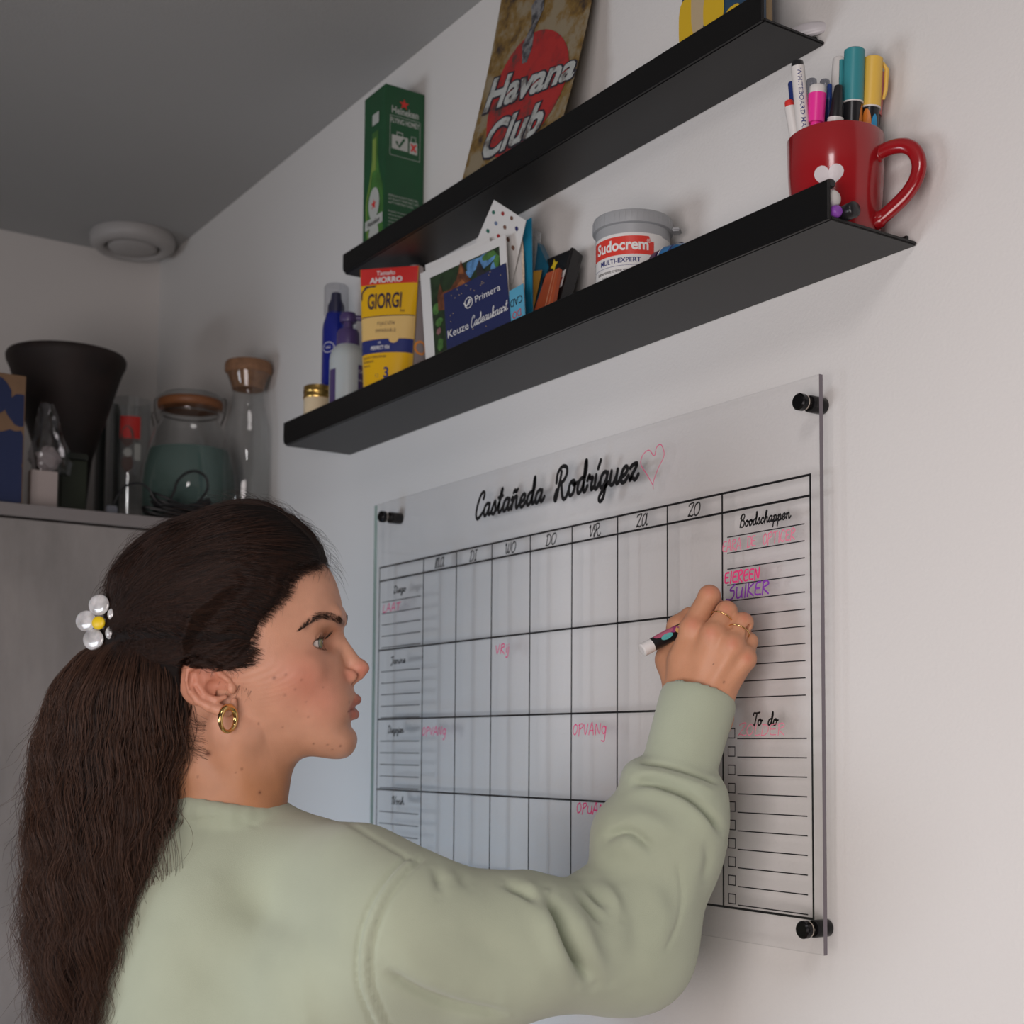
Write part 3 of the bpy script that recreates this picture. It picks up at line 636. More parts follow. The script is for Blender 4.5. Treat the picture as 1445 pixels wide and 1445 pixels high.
for a, b2 in (('i', 'm'), ('m', 'r'), ('r', 'p')):                                                              # clefts between the fingers
    g0 = (fing[a][0]+fing[b2][0])/2*.42+(fing[a][1]+fing[b2][1])/2*.58; g1 = (fing[a][1]+fing[b2][1])/2
    hd.cone(g0-np.array([0, 0, .010]), g1-np.array([0, .006, .010]), .0012, .0022, .004, 'sub')
TH = [bd(957, 968, .050), bd(949, 931, .046), bd(957, 884, .042), bd(972, 868, .030)]
hd.chain(TH, [.0165, .0130, .0108, .0085], .006); hd.cone(TH[1], (carp['i']+MCP['i'])/2, .012, .012, .02)
Va, Fa = hd.nets(); Va = relax(Va, Fa, 2, .4); Wa = CAM+Va @ AX
Ca = np.tile(np.array(hexc('#c8906f')), (len(Wa), 1))
ax_, ay_, _ = to_px(Wa)
def mixa(w, col):
    global Ca
    w = np.clip(w, 0, 1)[:, None]; Ca = Ca*(1-w)+np.array(hexc(col))*w
for x, y, r in ((977, 880, 10), (1003, 893, 10), (1034, 908, 9), (1055, 928, 8), (1001, 834, 9), (1024, 858, 7), (1050, 872, 7)): mixa(.45*np.exp(-((ax_-x)**2+(ay_-y)**2)/r**2), '#c46f5a')
for x, y, r in ((1021.5, 962.5, 1.5), (1012.5, 986.5, 1.6), (1007, 937, .9)): mixa(.85*np.exp(-((ax_-x)**2+(ay_-y)**2)/r**2), '#4a281e')

# ------------------------------------------------------------------ sweatshirt, in the same frame
def c3(px, py, D): return cf(at(px, py, D))
sv = Vol(np.array([c3(120, 1080, 1.62)[0], .018, 1.10]), np.array([c3(1060, 900, 1.50)[0], .66, 1.60]), .0027)
sv.lo = sv.lo.copy()
sw = sv
sw.ell(c3(372, 1510, 1.37), (.156, .238, .135), 0); sw.ell(c3(335, 1312, 1.37), (.100, .105, .125), .03); sw.ell(c3(300, 1420, 1.38), (.092, .22, .12), .06)
sw.cone(c3(368, 1520, 1.37), c3(368, 1520, 1.37)+np.array([0, .16, .01]), .150, .138, .03, sc=(1, 1, 1.12)); sw.cone(c3(325, 1216, 1.35), c3(420, 1238, 1.33), .050, .050, .03); sw.cone(c3(420, 1232, 1.33), c3(506, 1240, 1.265), .050, .050, .03)
sw.cone(c3(325, 1215, 1.37), c3(365, 1270, 1.52), .060, .068, .05)                                              # far shoulder
SH = c3(556, 1308, 1.235); EL = c3(884, 1334, 1.345)
sw.cone(c3(505, 1306, 1.27), SH, .062, .062, .03)
sw.cone(SH, c3(720, 1336, 1.275), .064, .0625, .03); sw.cone(c3(720, 1336, 1.275), EL, .0625, .0605, .02)
sw.cone(EL, c3(932, 1198, 1.370), .0600, .0565, .03); sw.cone(c3(932, 1198, 1.370), c3(948, 1130, 1.382), .0565, .0450, .02)
sw.cone(c3(460, 1400, 1.27), c3(640, 1392, 1.26), .070, .040, .05)                                              # cloth under the arm
sw.cone(c3(905, 1098, 1.372), c3(990, 1116, 1.372), .0195, .0200, .016, sc=(1, 1, .62)); sw.cone(c3(880, 1172, 1.36), c3(980, 1156, 1.36), .026, .028, .03, sc=(1, 1, .7))
sw.cone(c3(846+28, 1205, 1.352), c3(905, 1190, 1.335), .018, .016, .018)
sw.cone(c3(832, 1258, 1.335), c3(862, 1290, 1.325), .017, .02, .02); sw.cone(c3(742, 1268, 1.30), c3(790, 1290, 1.31), .020, .02, .02)
sw.cone(c3(957, 1088, 1.385), c3(983, 996, 1.405), .0365, .0385, .006, sc=(1, 1, 1.0))                          # cuff
# cut the hollow of the cuff and the neckline
cd_ = unit(c3(983, 996, 1.405)-c3(957, 1088, 1.385))
sw.cone(c3(983, 996, 1.405)+cd_*.016, c3(983, 996, 1.405)+cd_*.06, .0320, .033, .002, 'sub'); sw.ell(c3(985, 988, 1.405)+cd_*.030, (.06, .026, .06), .003, 'sub', R=[np.cross(cd_, unit(np.cross([0, 0, 1.], cd_))), cd_, unit(np.cross([0, 0, 1.], cd_))])
sw.cone(c3(322, 1090, 1.355), c3(324, 1152, 1.352), .047, .045, .004, 'sub')
NC = c3(322, 1143, 1.352); ring_ = []
for t in np.linspace(0, 2*PI, 25):
    ring_.append(NC+np.array([.0515*math.cos(t), .0515*math.cos(t)*.16-.05*math.sin(t)*.05, -.054*math.sin(t)]))
sw.chain(ring_, [.0078]*25, .006, sc=(1, .75, 1))
Vs, Fs_ = sw.nets(); Vs = relax(Vs, Fs_, 2, .5); Ws = CAM+Vs @ AX
N = vnormals(Ws, Fs_)
p_ = Ws[Fs_]
if (np.einsum('ij,ij->i', p_[:, 0], np.cross(p_[:, 1], p_[:, 2])).sum()) < 0: N = -N
sx, sy, sd = to_px(Ws); front = np.clip(-(N @ CF)*2.5+.35, 0, 1)
disp = np.zeros(len(Ws))
def fold(P, w, a, both=True, sharp=2):
    """a crease (a < 0) or ridge (a > 0) that follows a line over the cloth; a in millimetres, fades at both ends"""
    global disp
    Pp = np.array(smooth_line(P, 5)); d = seg_dist(sx, sy, Pp); e0 = np.hypot(sx-Pp[0][0], sy-Pp[0][1]); e1 = np.hypot(sx-Pp[-1][0], sy-Pp[-1][1])
    fade = np.clip(np.minimum(e0, e1)/(w*3.0+4), 0, 1) if both else np.clip(e0/(w*2+4), 0, 1)
    disp += a*.00125*np.exp(-(d/w)**sharp)*fade*front
fold([(772, 1256), (788, 1290), (806, 1335), (836, 1386)], 8, -11); fold([(750, 1262), (768, 1300), (786, 1345), (812, 1392)], 14, 6); fold([(795, 1262), (815, 1300), (835, 1345), (862, 1385)], 14, 6)
fold([(814, 1254), (826, 1275), (856, 1305)], 6, -5); fold([(823, 1243), (842, 1264), (862, 1284)], 6, -5); fold([(838, 1240), (862, 1262), (880, 1300)], 9, 4)
fold([(708, 1244), (738, 1258), (762, 1276)], 6, -6); fold([(730, 1244), (762, 1262)], 8, 4); fold([(612, 1219), (620, 1240), (622, 1262)], 7, -4.5); fold([(632, 1222), (640, 1250)], 8, 3); fold([(648, 1222), (655, 1242), (668, 1250)], 7, -3)
fold([(850, 1188), (866, 1176), (888, 1172), (912, 1190), (925, 1206)], 6, -7); fold([(856, 1208), (880, 1196), (905, 1212)], 12, 4); fold([(866, 1160), (900, 1152), (930, 1165), (960, 1190)], 12, 3)
fold([(886, 1106), (912, 1103), (940, 1110), (972, 1124), (1004, 1152), (1024, 1180)], 6, -8); fold([(880, 1118), (930, 1120), (975, 1142), (1010, 1180)], 12, 3.5)
fold([(902, 1074), (943, 1082), (981, 1094), (1016, 1106)], 3.5, -4, sharp=2); fold([(890, 1090), (930, 1092), (975, 1104), (1018, 1122)], 9, 4); fold([(905, 1084), (945, 1093), (983, 1105), (1014, 1115)], 2.6, -1.0)
fold([(956, 1215), (961, 1260), (952, 1310), (936, 1345)], 2.8, -1.8); fold([(993, 1180), (1000, 1215), (988, 1250)], 7, -3); fold([(980, 1200), (972, 1260), (945, 1320)], 16, 3)
arm_seam = [(590, 1207), (564, 1230), (540, 1264), (522, 1305), (513, 1350), (516, 1390), (528, 1425), (543, 1460)]
fold(arm_seam, 6.5, 2.8, False, 4); fold(arm_seam, 2.6, -1.8, False); fold([(x-10, y-1) for x, y in arm_seam], 3.4, -2.6, False); fold([(x+10, y+1) for x, y in arm_seam], 3.6, -3.2, False)
fold([(458, 1144), (490, 1160), (530, 1184), (565, 1204), (588, 1216)], 3.0, -1.6)
fold([(540, 1368), (590, 1398), (650, 1420), (720, 1434)], 8, -5); fold([(560, 1350), (620, 1385), (700, 1408)], 18, 3.5)
fold([(250, 1165), (290, 1156), (330, 1157), (370, 1168)], 3.2, -1.2); fold([(300, 1240), (380, 1290), (480, 1330)], 26, -3.5); fold([(230, 1320), (330, 1400), (430, 1440)], 30, -3.5); fold([(640, 1300), (700, 1340), (760, 1380)], 20, -2.5); fold([(880, 1250), (900, 1320), (890, 1380)], 16, -3); fold([(905, 1230), (935, 1290), (925, 1350)], 14, 3)
# soft lumps of heavy jersey
for i in range(26):
    a, b_ = random.uniform(150, 1000), random.uniform(1150, 1440); disp += random.uniform(-1.2, 1.2)*.001*np.exp(-((sx-a)/random.uniform(20, 50))**2-((sy-b_)/random.uniform(15, 40))**2)*front
Ws = Ws+N*disp[:, None]; Ws = relax(Ws, Fs_, 1, .3)
# ribs of the cuff
cb, ct = CAM+c3(957, 1088, 1.385) @ AX, CAM+c3(983, 996, 1.405) @ AX; cax = unit(ct-cb); tt = (Ws-cb) @ cax; L_ = np.linalg.norm(ct-cb)
CLOTH = mat('sage_jersey', '#a6ae98', rough=.9, noise=(14, .05), bump=(1500, .45, .0007), spec=.2, sheen=.25)
sweat = link('sweatshirt', np_mesh('sweatshirt', Ws, Fs_), CLOTH, person)

# inner body below the clothes, joined with head and hand as one skin
iv = Vol(sv.lo, sv.ax and np.array([a[-1] for a in sv.ax]), .008)
iv.ell(c3(365, 1470, 1.37), (.125, .235, .105), 0); iv.cone(c3(322, 1150, 1.352), c3(330, 1260, 1.36), .042, .05, .03); iv.cone(c3(345, 1260, 1.35), c3(540, 1295, 1.25), .045, .044, .05)
iv.cone(c3(545, 1300, 1.24), EL, .044, .036, .02); iv.cone(EL, FORE, .036, .032, .02); iv.cone(FORE, WR, .030, .021, .01)
Vi, Fi = iv.nets(); Wi = CAM+Vi @ AX
Ci = np.tile(np.array(hexc('#c9957a')), (len(Wi), 1))
def orient(W_, F_):
    p = W_[F_]; vol = np.einsum('ij,ij->i', p[:, 0]-W_.mean(0), np.cross(p[:, 1]-W_.mean(0), p[:, 2]-W_.mean(0))).sum()
    return F_ if vol > 0 else F_[:, ::-1]
Fh, Fa, Fi = orient(Wh, Fh), orient(Wa, Fa), orient(Wi, Fi)
BW = np.concatenate([Wh, Wa, Wi]); BF = np.concatenate([Fh, Fa+len(Wh), Fi+len(Wh)+len(Wa)])
me = np_mesh('body', BW, BF); set_colour(me, np.concatenate([Ch, Ca, Ci])); body = link('body', me, SKIN, person)

# plain trousers and shoes below the hem, outside the photograph
hc0 = at(368, 1520, 1.375); lat = unit(CF*[1, 1, 0]); fw = unit(CR*[1, 1, 0]); tv_ = Vol(np.array([hc0[0]-.28, hc0[1]-.28, .06]), np.array([hc0[0]+.28, hc0[1]+.28, hc0[2]+.02]), .010)
tv_.ell((hc0[0], hc0[1], hc0[2]-.20), (.135, .135, .17), .03)
for s in (1, -1):
    h0 = hc0+lat*.075*s; tv_.chain([(h0[0], h0[1], hc0[2]-.24), (h0[0]+fw[0]*.01, h0[1]+fw[1]*.01, .52), (h0[0]-fw[0]*.02, h0[1]-fw[1]*.02, .10)], [.088, .066, .058], .03)
Vq, Fq_ = tv_.nets(); link('trousers', np_mesh('trousers', Vq, Fq_), mat('dark_denim', (.03, .04, .07), rough=.85), person)
for s in (1, -1):
    h0 = hc0+lat*.075*s-fw*.02; sv_ = Vol((h0[0]-.24, h0[1]-.24, 0), (h0[0]+.24, h0[1]+.24, .14), .008); sv_.cone((h0[0]-fw[0]*.03, h0[1]-fw[1]*.03, .048), (h0[0]+fw[0]*.15, h0[1]+fw[1]*.15, .040), .044, .036, 0); sv_.cone((h0[0], h0[1], .06), (h0[0], h0[1], .11), .042, .044, .03)
    sv_.D = np.maximum(sv_.D, (.006-sv_.ax[2])[None, None, :]).astype(np.float32); Vq, Fq_ = sv_.nets(); link('shoe', np_mesh('shoe', Vq, Fq_), mat('shoe_white', (.6, .6, .58), rough=.6), person)

# ------------------------------------------------------------------ eyes
EYEM = mat('eye_surface', None, rough=.08, attr='Col', spec=.6, coat=.6)
for s in (1, -1):
    E = np.array([fx(431)+44*math.tan(ALPHA), 905.0, s*44]); gz = unit([math.cos(.27), -.05, .27 if s > 0 else .10]); r = 19.3
    bm = bmesh.new(); bmesh.ops.create_uvsphere(bm, u_segments=64, v_segments=48, radius=1); P = np.array([v.co[:] for v in bm.verts]); me = bpy.data.meshes.new('eye'); bm.to_mesh(me); bm.free()
    a = np.arccos(np.clip(P[:, 2], -1, 1)); z = gz; x_ = unit(np.cross([0, 1, 0], z)); y_ = np.cross(z, x_)
    R_ = np.where(a < .5, 1+.06*(1-(a/.5)**2), 1)[:, None]; Q = E+(P*R_) @ np.stack([x_, y_, z])*r; Wq = head_world(Q)
    me.vertices.foreach_set('co', Wq.astype(np.float32).ravel())
    c = np.tile(np.array(hexc('#cfc4bc')), (len(P), 1)); c[a < .47] = hexc('#2c2a22'); c[a < .42] = hexc('#6f7a6c'); c[a < .27] = hexc('#7d7a55'); c[a < .17] = (.004, .004, .004)
    set_colour(me, c); link('eye', me, EYEM, person, smooth=True)

# ------------------------------------------------------------------ hair
def curves_obj(name, P, rad, m, parent, label=None):
    """P: list of (k, 3) world points"""
    hc = bpy.data.hair_curves.new(name); hc.add_curves([len(p) for p in P]); A = np.concatenate(P).astype(np.float32)
    hc.attributes['position'].data.foreach_set('vector', A.ravel())
    ra = hc.attributes.get('radius') or hc.attributes.new('radius', 'FLOAT', 'POINT')
    ra.data.foreach_set('value', np.concatenate([rad*(1-.75*np.linspace(0, 1, len(p))**2)*np.minimum(1, .25+np.linspace(0, 1, len(p))*7) for p in P]).astype(np.float32))
    hc.materials.append(m); o = bpy.data.objects.new(name, hc); COL.objects.link(o); o.parent = parent
    bpy.context.view_layer.update(); o.matrix_parent_inverse = parent.matrix_world.inverted()
    if label: o['label'] = label
    return o
def hair_mat(name, col, var):
    m = bpy.data.materials.new(name); m.use_nodes = True; nt = m.node_tree; b = nt.nodes['Principled BSDF']
    hi_ = nt.nodes.new('ShaderNodeHairInfo'); cr = nt.nodes.new('ShaderNodeValToRGB'); cr.color_ramp.elements[0].color = (*hexc(col), 1); cr.color_ramp.elements[1].color = (*hexc(var), 1)
    nt.links.new(hi_.outputs['Random'], cr.inputs[0]); nt.links.new(cr.outputs[0], b.inputs['Base Color']); b.inputs['Roughness'].default_value = .5; b.inputs['Specular IOR Level'].default_value = .28
    return m
HAIRM = hair_mat('dark_brown_hair', '#0e0907', '#3a241a'); HAIRT = hair_mat('brown_hair_lengths', '#1f130d', '#55392a'); BROWM = hair_mat('brow_hair', '#22160f', '#3f2b20')
CAPM2 = mat('hair_underlayer', '#140d0b', rough=.75, bump=(70, .6, .003), spec=.2)
capP = [(455, 792), (438, 797), (420, 806), (411, 820), (409, 838), (398, 855), (379, 876), (371, 903), (372, 918), (360, 931), (340, 936), (318, 932), (299, 926), (285, 929), (276, 945), (280, 985), (286, 1005), (270, 1030), (240, 1035), (200, 1000), (120, 1000), (120, 700), (470, 690)]
cv = Vol((-200, 690, -140), (160, 1100, 140), 3.0)
Xg, Yg = np.meshgrid(cv.ax[0], cv.ax[1], indexing='ij')
pc = poly_sdf([(fx(a), b) for a, b in capP], Xg, Yg)
hairP = [(458, 797), (443, 762), (412, 732), (372, 713), (329, 711), (272, 731), (233, 747), (196, 775), (170, 806), (163, 832), (158, 870), (150, 905), (160, 960), (200, 1010), (250, 1060), (330, 1060), (440, 900), (462, 840)]
d2 = poly_sdf(smooth_line([(fx(a), b) for a, b in hairP], 4, True), Xg, Yg)
l = np.abs(cv.ax[2])[None, None, :]; Wc = np.interp(cv.ax[1], [690, 860, 930, 1000, 1100], [124, 121, 112, 94, 80])[None, :, None]; q = np.clip(l/Wc, 0, 1.4)
g = np.where(q < 1, 118*(1-np.sqrt(np.clip(1-q**2.4, 0, 1))), 118+(q-1)*Wc)
dd = (d2[:, :, None]+g)*.9
lump = 3.0*np.sin(Xg/17+Yg/31)*np.sin(Yg/23-Xg/41)
dd = dd+lump[:, :, None]*.8
hb = head_base(Vol((-200, 690, -140), (160, 1100, 140), 3.0)).D
dd = np.minimum(dd, hb-7.5+lump[:, :, None]*.4)
pcx = pc[:, :, None]+0*l; hh = np.maximum(10-np.abs(dd-pcx), 0)/10; cv.D = (np.maximum(dd, pcx)+hh*hh*2.5).astype(np.float32)
Vc, Fc_ = cv.nets(); Wc_ = head_world(Vc)
hairmass = link('hair_underlayer', np_mesh('hair_underlayer', Wc_, orient(Wc_, Fc_)), CAPM2, person)
# height of the hair surface on her right side, for laying strands
ins = cv.D < 0; top = np.where(ins.any(2), cv.ax[2][cv.n[2]-1-np.argmax(ins[:, :, ::-1], 2)], -1)
topm = top
ih = hv.D < 0; hh_ = np.where(ih.any(2), hv.ax[2][hv.n[2]-1-np.argmax(ih[:, :, ::-1], 2)], -1)
def hsurf(x, y):
    """height of hair or skin on her right side"""
    i2 = np.clip(np.round((x-hv.ax[0][0])/hv.h).astype(int), 0, hv.n[0]-1); j2 = np.clip(np.round((y-hv.ax[1][0])/hv.h).astype(int), 0, hv.n[1]-1)
    return np.maximum(hcap(x, y), hh_[i2, j2]+1.0)
def hcap(x, y):
    i = np.clip((x-cv.ax[0][0])/cv.h, 0, cv.n[0]-1.001); j = np.clip((y-cv.ax[1][0])/cv.h, 0, cv.n[1]-1.001); i0 = i.astype(int); j0 = j.astype(int); a = i-i0; b_ = j-j0
    return (top[i0, j0]*(1-a)*(1-b_)+top[i0+1, j0]*a*(1-b_)+top[i0, j0+1]*(1-a)*b_+top[i0+1, j0+1]*a*b_)
# ponytail underlayer
tv = Vol((-290, 860, -100), (20, 1520, 150), 4.0)
tail = [(205, 905, 0, 42), (200, 950, 5, 70), (192, 1010, 10, 80), (180, 1080, 16, 78), (162, 1160, 44, 60), (152, 1240, 66, 46), (146, 1320, 76, 34), (140, 1400, 80, 20), (134, 1480, 80, 10)]
for a, b_ in zip(tail[:-1], tail[1:]): tv.cone((fx(a[0]), a[1], a[2]), (fx(b_[0]), b_[1], b_[2]), a[3], b_[3], 20)
Vt, Ft = tv.nets(); nz = np.sin(Vt[:, 0]/6+3*np.sin(Vt[:, 1]/60))*2.5+np.sin(Vt[:, 2]/7+2*np.sin(Vt[:, 1]/50))*2.5; Vt[:, 2] += nz; Vt[:, 0] += nz*.6
Wt = head_world(Vt); link('ponytail_underlayer', np_mesh('ponytail_underlayer', Wt, orient(Wt, Ft)), CAPM2, person)
# strands over the scalp, combed back to the clip
R = np.random.default_rng(3)
S = []
edge = np.array(smooth_line([(456, 797), (440, 803), (420, 812), (409, 824), (405, 840), (392, 858), (372, 880), (364, 905), (368, 925), (352, 938), (325, 940), (300, 930), (283, 925)], 8))
clip = np.array([168., 882.])
def scalp_path(rt, tgt, bulge, k=26, lift0=0., curl=1.0, ph=None):
    t = np.linspace(0, 1, k); d = tgt-rt; pr = np.array([d[1], -d[0]]); pr = pr/np.linalg.norm(pr)
    if pr[1] > 0: pr = -pr
    c_ = (rt+tgt)/2+pr*bulge; P = np.outer((1-t)**2, rt)+np.outer(2*t*(1-t), c_)+np.outer(t*t, tgt)
    ph = R.uniform(0, 6.3) if ph is None else ph; wv = (np.sin(t*9+ph)*4.5+np.sin(t*R.uniform(14, 22)+ph*2)*1.8)*curl*np.sin(PI*t)**.5; P[:, 1] += wv
    F_ = fx(P[:, 0]); l_ = hsurf(F_, P[:, 1]); F_ = fx(P[:, 0])+np.maximum(l_, 0)*math.tan(ALPHA); l_ = hsurf(F_, P[:, 1]); P3 = np.stack([F_+l_*0, P[:, 1], l_+R.uniform(-.5, 4.2)+lift0+2.5*np.sin(t*11+ph)], 1)
    # keep the pixel column while moving sideways
    P3[:, 0] = F_+P3[:, 2]*math.tan(ALPHA)*.0
    return P3
for i in range(7600):
    u = R.uniform(0, 1)
    if u < .45: rt = edge[R.integers(0, len(edge))]+R.normal(0, 3.0, 2)+[-abs(R.normal(0, 5)), 0]
    else:
        for _ in range(20):
            rt = np.array([R.uniform(175, 455), R.uniform(716, 935)])
            if hcap(np.array([fx(rt[0])+8]), np.array([rt[1]]))[0] > 0: break
    if rt[1] < 905: tgt = clip+R.normal(0, 7, 2); bl = np.clip((900-rt[1])*.35+(rt[0]-200)*.16, 0, 95)*R.uniform(.85, 1.1)
    else: tgt = np.array([R.uniform(175, 250), R.uniform(908, 936)]); bl = R.uniform(4, 12)
    P3 = scalp_path(rt, tgt, bl, ph=rt[0]/30+rt[1]/25+R.normal(0, .3))
    P3[:, 0] -= 0; ok = P3[:, 2] > -.5
    P3[:, 2] = np.maximum(P3[:, 2], 0)
    if R.uniform() < .25: P3[:, 2] *= -1
    S.append(head_world(P3))
# strands along the crown outline
for i in range(700):
    t = np.linspace(0, 1, 24); ctr = np.array(smooth_line([(456, 797), (443, 764), (412, 734), (372, 714), (329, 712), (272, 732), (233, 748), (196, 776), (172, 806), (164, 832), (166, 865)], 5)); a = R.uniform(0, .5); b_ = R.uniform(a+.25, 1)
    ii = np.linspace(a, b_, 24)*(len(ctr)-1); P = np.stack([np.interp(ii, range(len(ctr)), ctr[:, 0]), np.interp(ii, range(len(ctr)), ctr[:, 1])], 1)
    off = R.uniform(-2, 6)*np.sin(PI*t)+R.normal(0, 1)+np.sin(t*R.uniform(6, 16)+R.uniform(0, 6))*R.uniform(.5, 2.2); ctrc = np.array([310, 880]); dr = P-ctrc; dr /= np.linalg.norm(dr, axis=1, keepdims=True)
    P = P+dr*off[:, None]; lz = R.uniform(-45, 45); S.append(head_world(np.stack([fx(P[:, 0]), P[:, 1]+abs(lz)*.10, lz*np.ones(24)], 1)))
hair = curves_obj('hair', S, .00016, HAIRM, person)
# hanging lengths: wavy, frizzy at the outside
Ly = [900, 925, 950, 980, 1047, 1120, 1200, 1300, 1400, 1470]; Lx = [165, 125, 106, 90, 74, 70, 72, 72, 86, 100]; Rx = [245, 272, 284, 290, 290, 272, 242, 220, 200, 186]
S = []
clumps = [(R.uniform(0, 1), R.uniform(-.9, 1), R.uniform(0, 6.3), R.uniform(30, 58), R.uniform(1200, 1510)) for _ in range(150)]
for i in range(7200):
    cs, ct_, ph, wl, yend = clumps[R.integers(0, 150)]; fr = R.uniform(0, 1)**2
    s = np.clip(cs+R.normal(0, .05), -.02, 1.02); tz = np.clip(ct_+R.normal(0, .25), -1, 1.1); y0 = R.uniform(902, 955) if s > .25 else R.uniform(900, 925)
    y1 = yend+R.normal(0, 20); y1 = min(y1, 1500-90*max(0, s-.55)*2.2); k = 34; y = np.linspace(y0, y1, k); t = (y-y0)/(y1-y0)
    lx = np.interp(y, Ly, Lx); rx = np.interp(y, Ly, Rx); x = lx+(rx-lx)*s; grow = np.clip((y-y0)/120, 0, 1)
    low = np.clip((y-1000)/300, 0, 1); fz = .4+.9*abs(2*s-1); p2 = R.uniform(0, 6)
    x = x+np.sin(y/wl*2*PI/2.4+ph)*(4.5+3.5*low)*grow+np.sin(y/R.uniform(12, 20)+p2)*(1.0+2.6*fr)*grow*fz+R.normal(0, 4)*grow+R.normal(0, 7)*low*fz
    th = np.interp(y, [900, 960, 1050, 1200, 1400, 1500], [92, 106, 98, 68, 34, 22]); lc = np.interp(y, [900, 1080, 1180, 1280, 1500], [0, 16, 55, 80, 88]); l_ = lc+th*tz*np.sqrt(np.clip(1-abs(2*s-1)**3, .12, 1))+np.cos(y/wl*2*PI/2.4+ph)*4*grow
    S.append(head_world(np.stack([fx(x)+l_*math.tan(ALPHA), y, l_], 1)))
for i in range(900):                                                                                            # flyaways left and below
    y0 = R.uniform(905, 1380); x0 = np.interp(y0, Ly, Lx)+R.uniform(0, 25); k = 22; Ln = R.uniform(30, 120); t = np.linspace(0, 1, k); cu = R.uniform(-1.5, 1.5); an = R.uniform(-.25, .95)
    x = x0-np.sin(an)*Ln*t*.55+np.sin(t*R.uniform(4, 11)+R.uniform(0, 6))*R.uniform(2, 8)*t+cu*8*t*t; y = y0+np.cos(an)*Ln*t*R.uniform(.6, 1.1)
    S.append(head_world(np.stack([fx(x), y, R.uniform(-30, 60)*np.ones(k)], 1)))
for i in range(120):                                                                                            # flyaways over the shoulder
    y0 = R.uniform(1120, 1380); x0 = np.interp(y0, Ly, Rx)-R.uniform(8, 30); k = 20; Ln = R.uniform(50, 150); t = np.linspace(0, 1, k)
    x = x0+np.sin(t*R.uniform(1, 3.2))*R.uniform(5, 26); y = y0+Ln*t; S.append(head_world(np.stack([fx(x)+17, y, 108+14*t], 1)))
curves_obj('ponytail', S, .00017, HAIRT, person)
# baby hairs at the temple, round the ear and on the neck; halo over the crown
S = []
for i in range(230):
    a = edge[R.integers(0, len(edge)-4)]; k = 12; t = np.linspace(0, 1, k); an = R.uniform(-.3, 1.5); Ln = R.uniform(8, 30); x = a[0]+np.cos(an)*Ln*t*.6+4*np.sin(t*4); y = a[1]+np.sin(an)*Ln*t+R.uniform(-3, 3)
    l_ = hsurf(fx(np.full(k, a[0]-14)), np.full(k, a[1])); S.append(np.stack([fx(x), y, np.maximum(l_-6*t-2, 0)], 1))
for i in range(110):                                                                                            # sideburn wisps in front of the ear
    k = 16; t = np.linspace(0, 1, k); x0 = R.uniform(345, 376); y0 = R.uniform(915, 942); x = x0+R.uniform(-14, 4)*t+6*np.sin(t*R.uniform(1, 4)+R.uniform(0, 3)); y = y0+R.uniform(15, 50)*t; S.append(np.stack([fx(x), y, np.full(k, 99.)-np.clip((y-940)*.10, 0, 9)-(x-330)*.16], 1))
for i in range(55):                                                                                             # wisps below the ear
    k = 18; t = np.linspace(0, 1, k); x0 = R.uniform(262, 292); y0 = R.uniform(1000, 1055); x = x0+R.uniform(10, 80)*t; y = y0+R.uniform(2, 14)*np.sin(t*2.6)+R.uniform(-12, 22)*t; S.append(np.stack([fx(x), y, 90-.20*(y-1000)-10*t], 1))
for i in range(330):                                                                                            # halo
    ctr = np.array(smooth_line([(456, 797), (443, 764), (412, 734), (372, 714), (329, 712), (272, 732), (233, 748), (196, 776), (172, 806), (164, 832)], 5)); a = ctr[R.integers(0, len(ctr))]; dr = unit(a-np.array([310., 880.])); tg = np.array([dr[1], -dr[0]])*(1 if R.uniform() < .6 else -1)
    k = 14; t = np.linspace(0, 1, k); Ln = R.uniform(15, 60); P = a+np.outer(np.sin(t*2.6)*R.uniform(3, 13), dr)+np.outer(t*Ln, tg); S.append(np.stack([fx(P[:, 0]), P[:, 1], R.uniform(-40, 40)*np.ones(k)], 1))
curves_obj('wisps_of_hair', [head_world(p) for p in S], .00010, HAIRM, person)
# brows and lashes
S = []
for s in (1, -1):
    for i in range(520):
        t = R.uniform(0, 1); X0 = np.interp(t, [0, .25, .5, .75, 1], [420, 434, 448, 463, 478]); Y0 = np.interp(t, [0, .25, .5, .75, 1], [885, 874, 867, 870, 876])+R.uniform(-4.5, 4.5)*np.interp(t, [0, .5, 1], [.35, 1, 1.0])
        L0 = np.interp(t, [0, 1], [74, 13]); k = 6; q = np.linspace(0, 1, k); an = np.interp(t, [0, .5, 1], [.55, -.15, -.9]); Ln = R.uniform(6, 11)
        x = X0+L0*0-np.cos(an)*Ln*q; y = Y0+np.sin(an)*Ln*q
        # sit on the brow ridge: find the skin by the head volume
        P = np.stack([fx(x)+L0*math.tan(ALPHA), y, np.full(k, s*L0)-s*0], 1)
        S.append((P, s))
hvax = hv.ax
def to_skin(P, s, off):
    """slide points sideways (along l) on to the skin"""
    i = np.clip(np.round((P[:, 0]-hvax[0][0])/2).astype(int), 0, hv.n[0]-1); j = np.clip(np.round((P[:, 1]-hvax[1][0])/2).astype(int), 0, hv.n[1]-1)
    out = P.copy()
    for n in range(len(P)):
        col = hv.D[i[n], j[n]]; m = np.where(col < 0)[0]
        if len(m): out[n, 2] = (hvax[2][m[-1]] if s > 0 else hvax[2][m[0]])+s*off
    return out
B = []
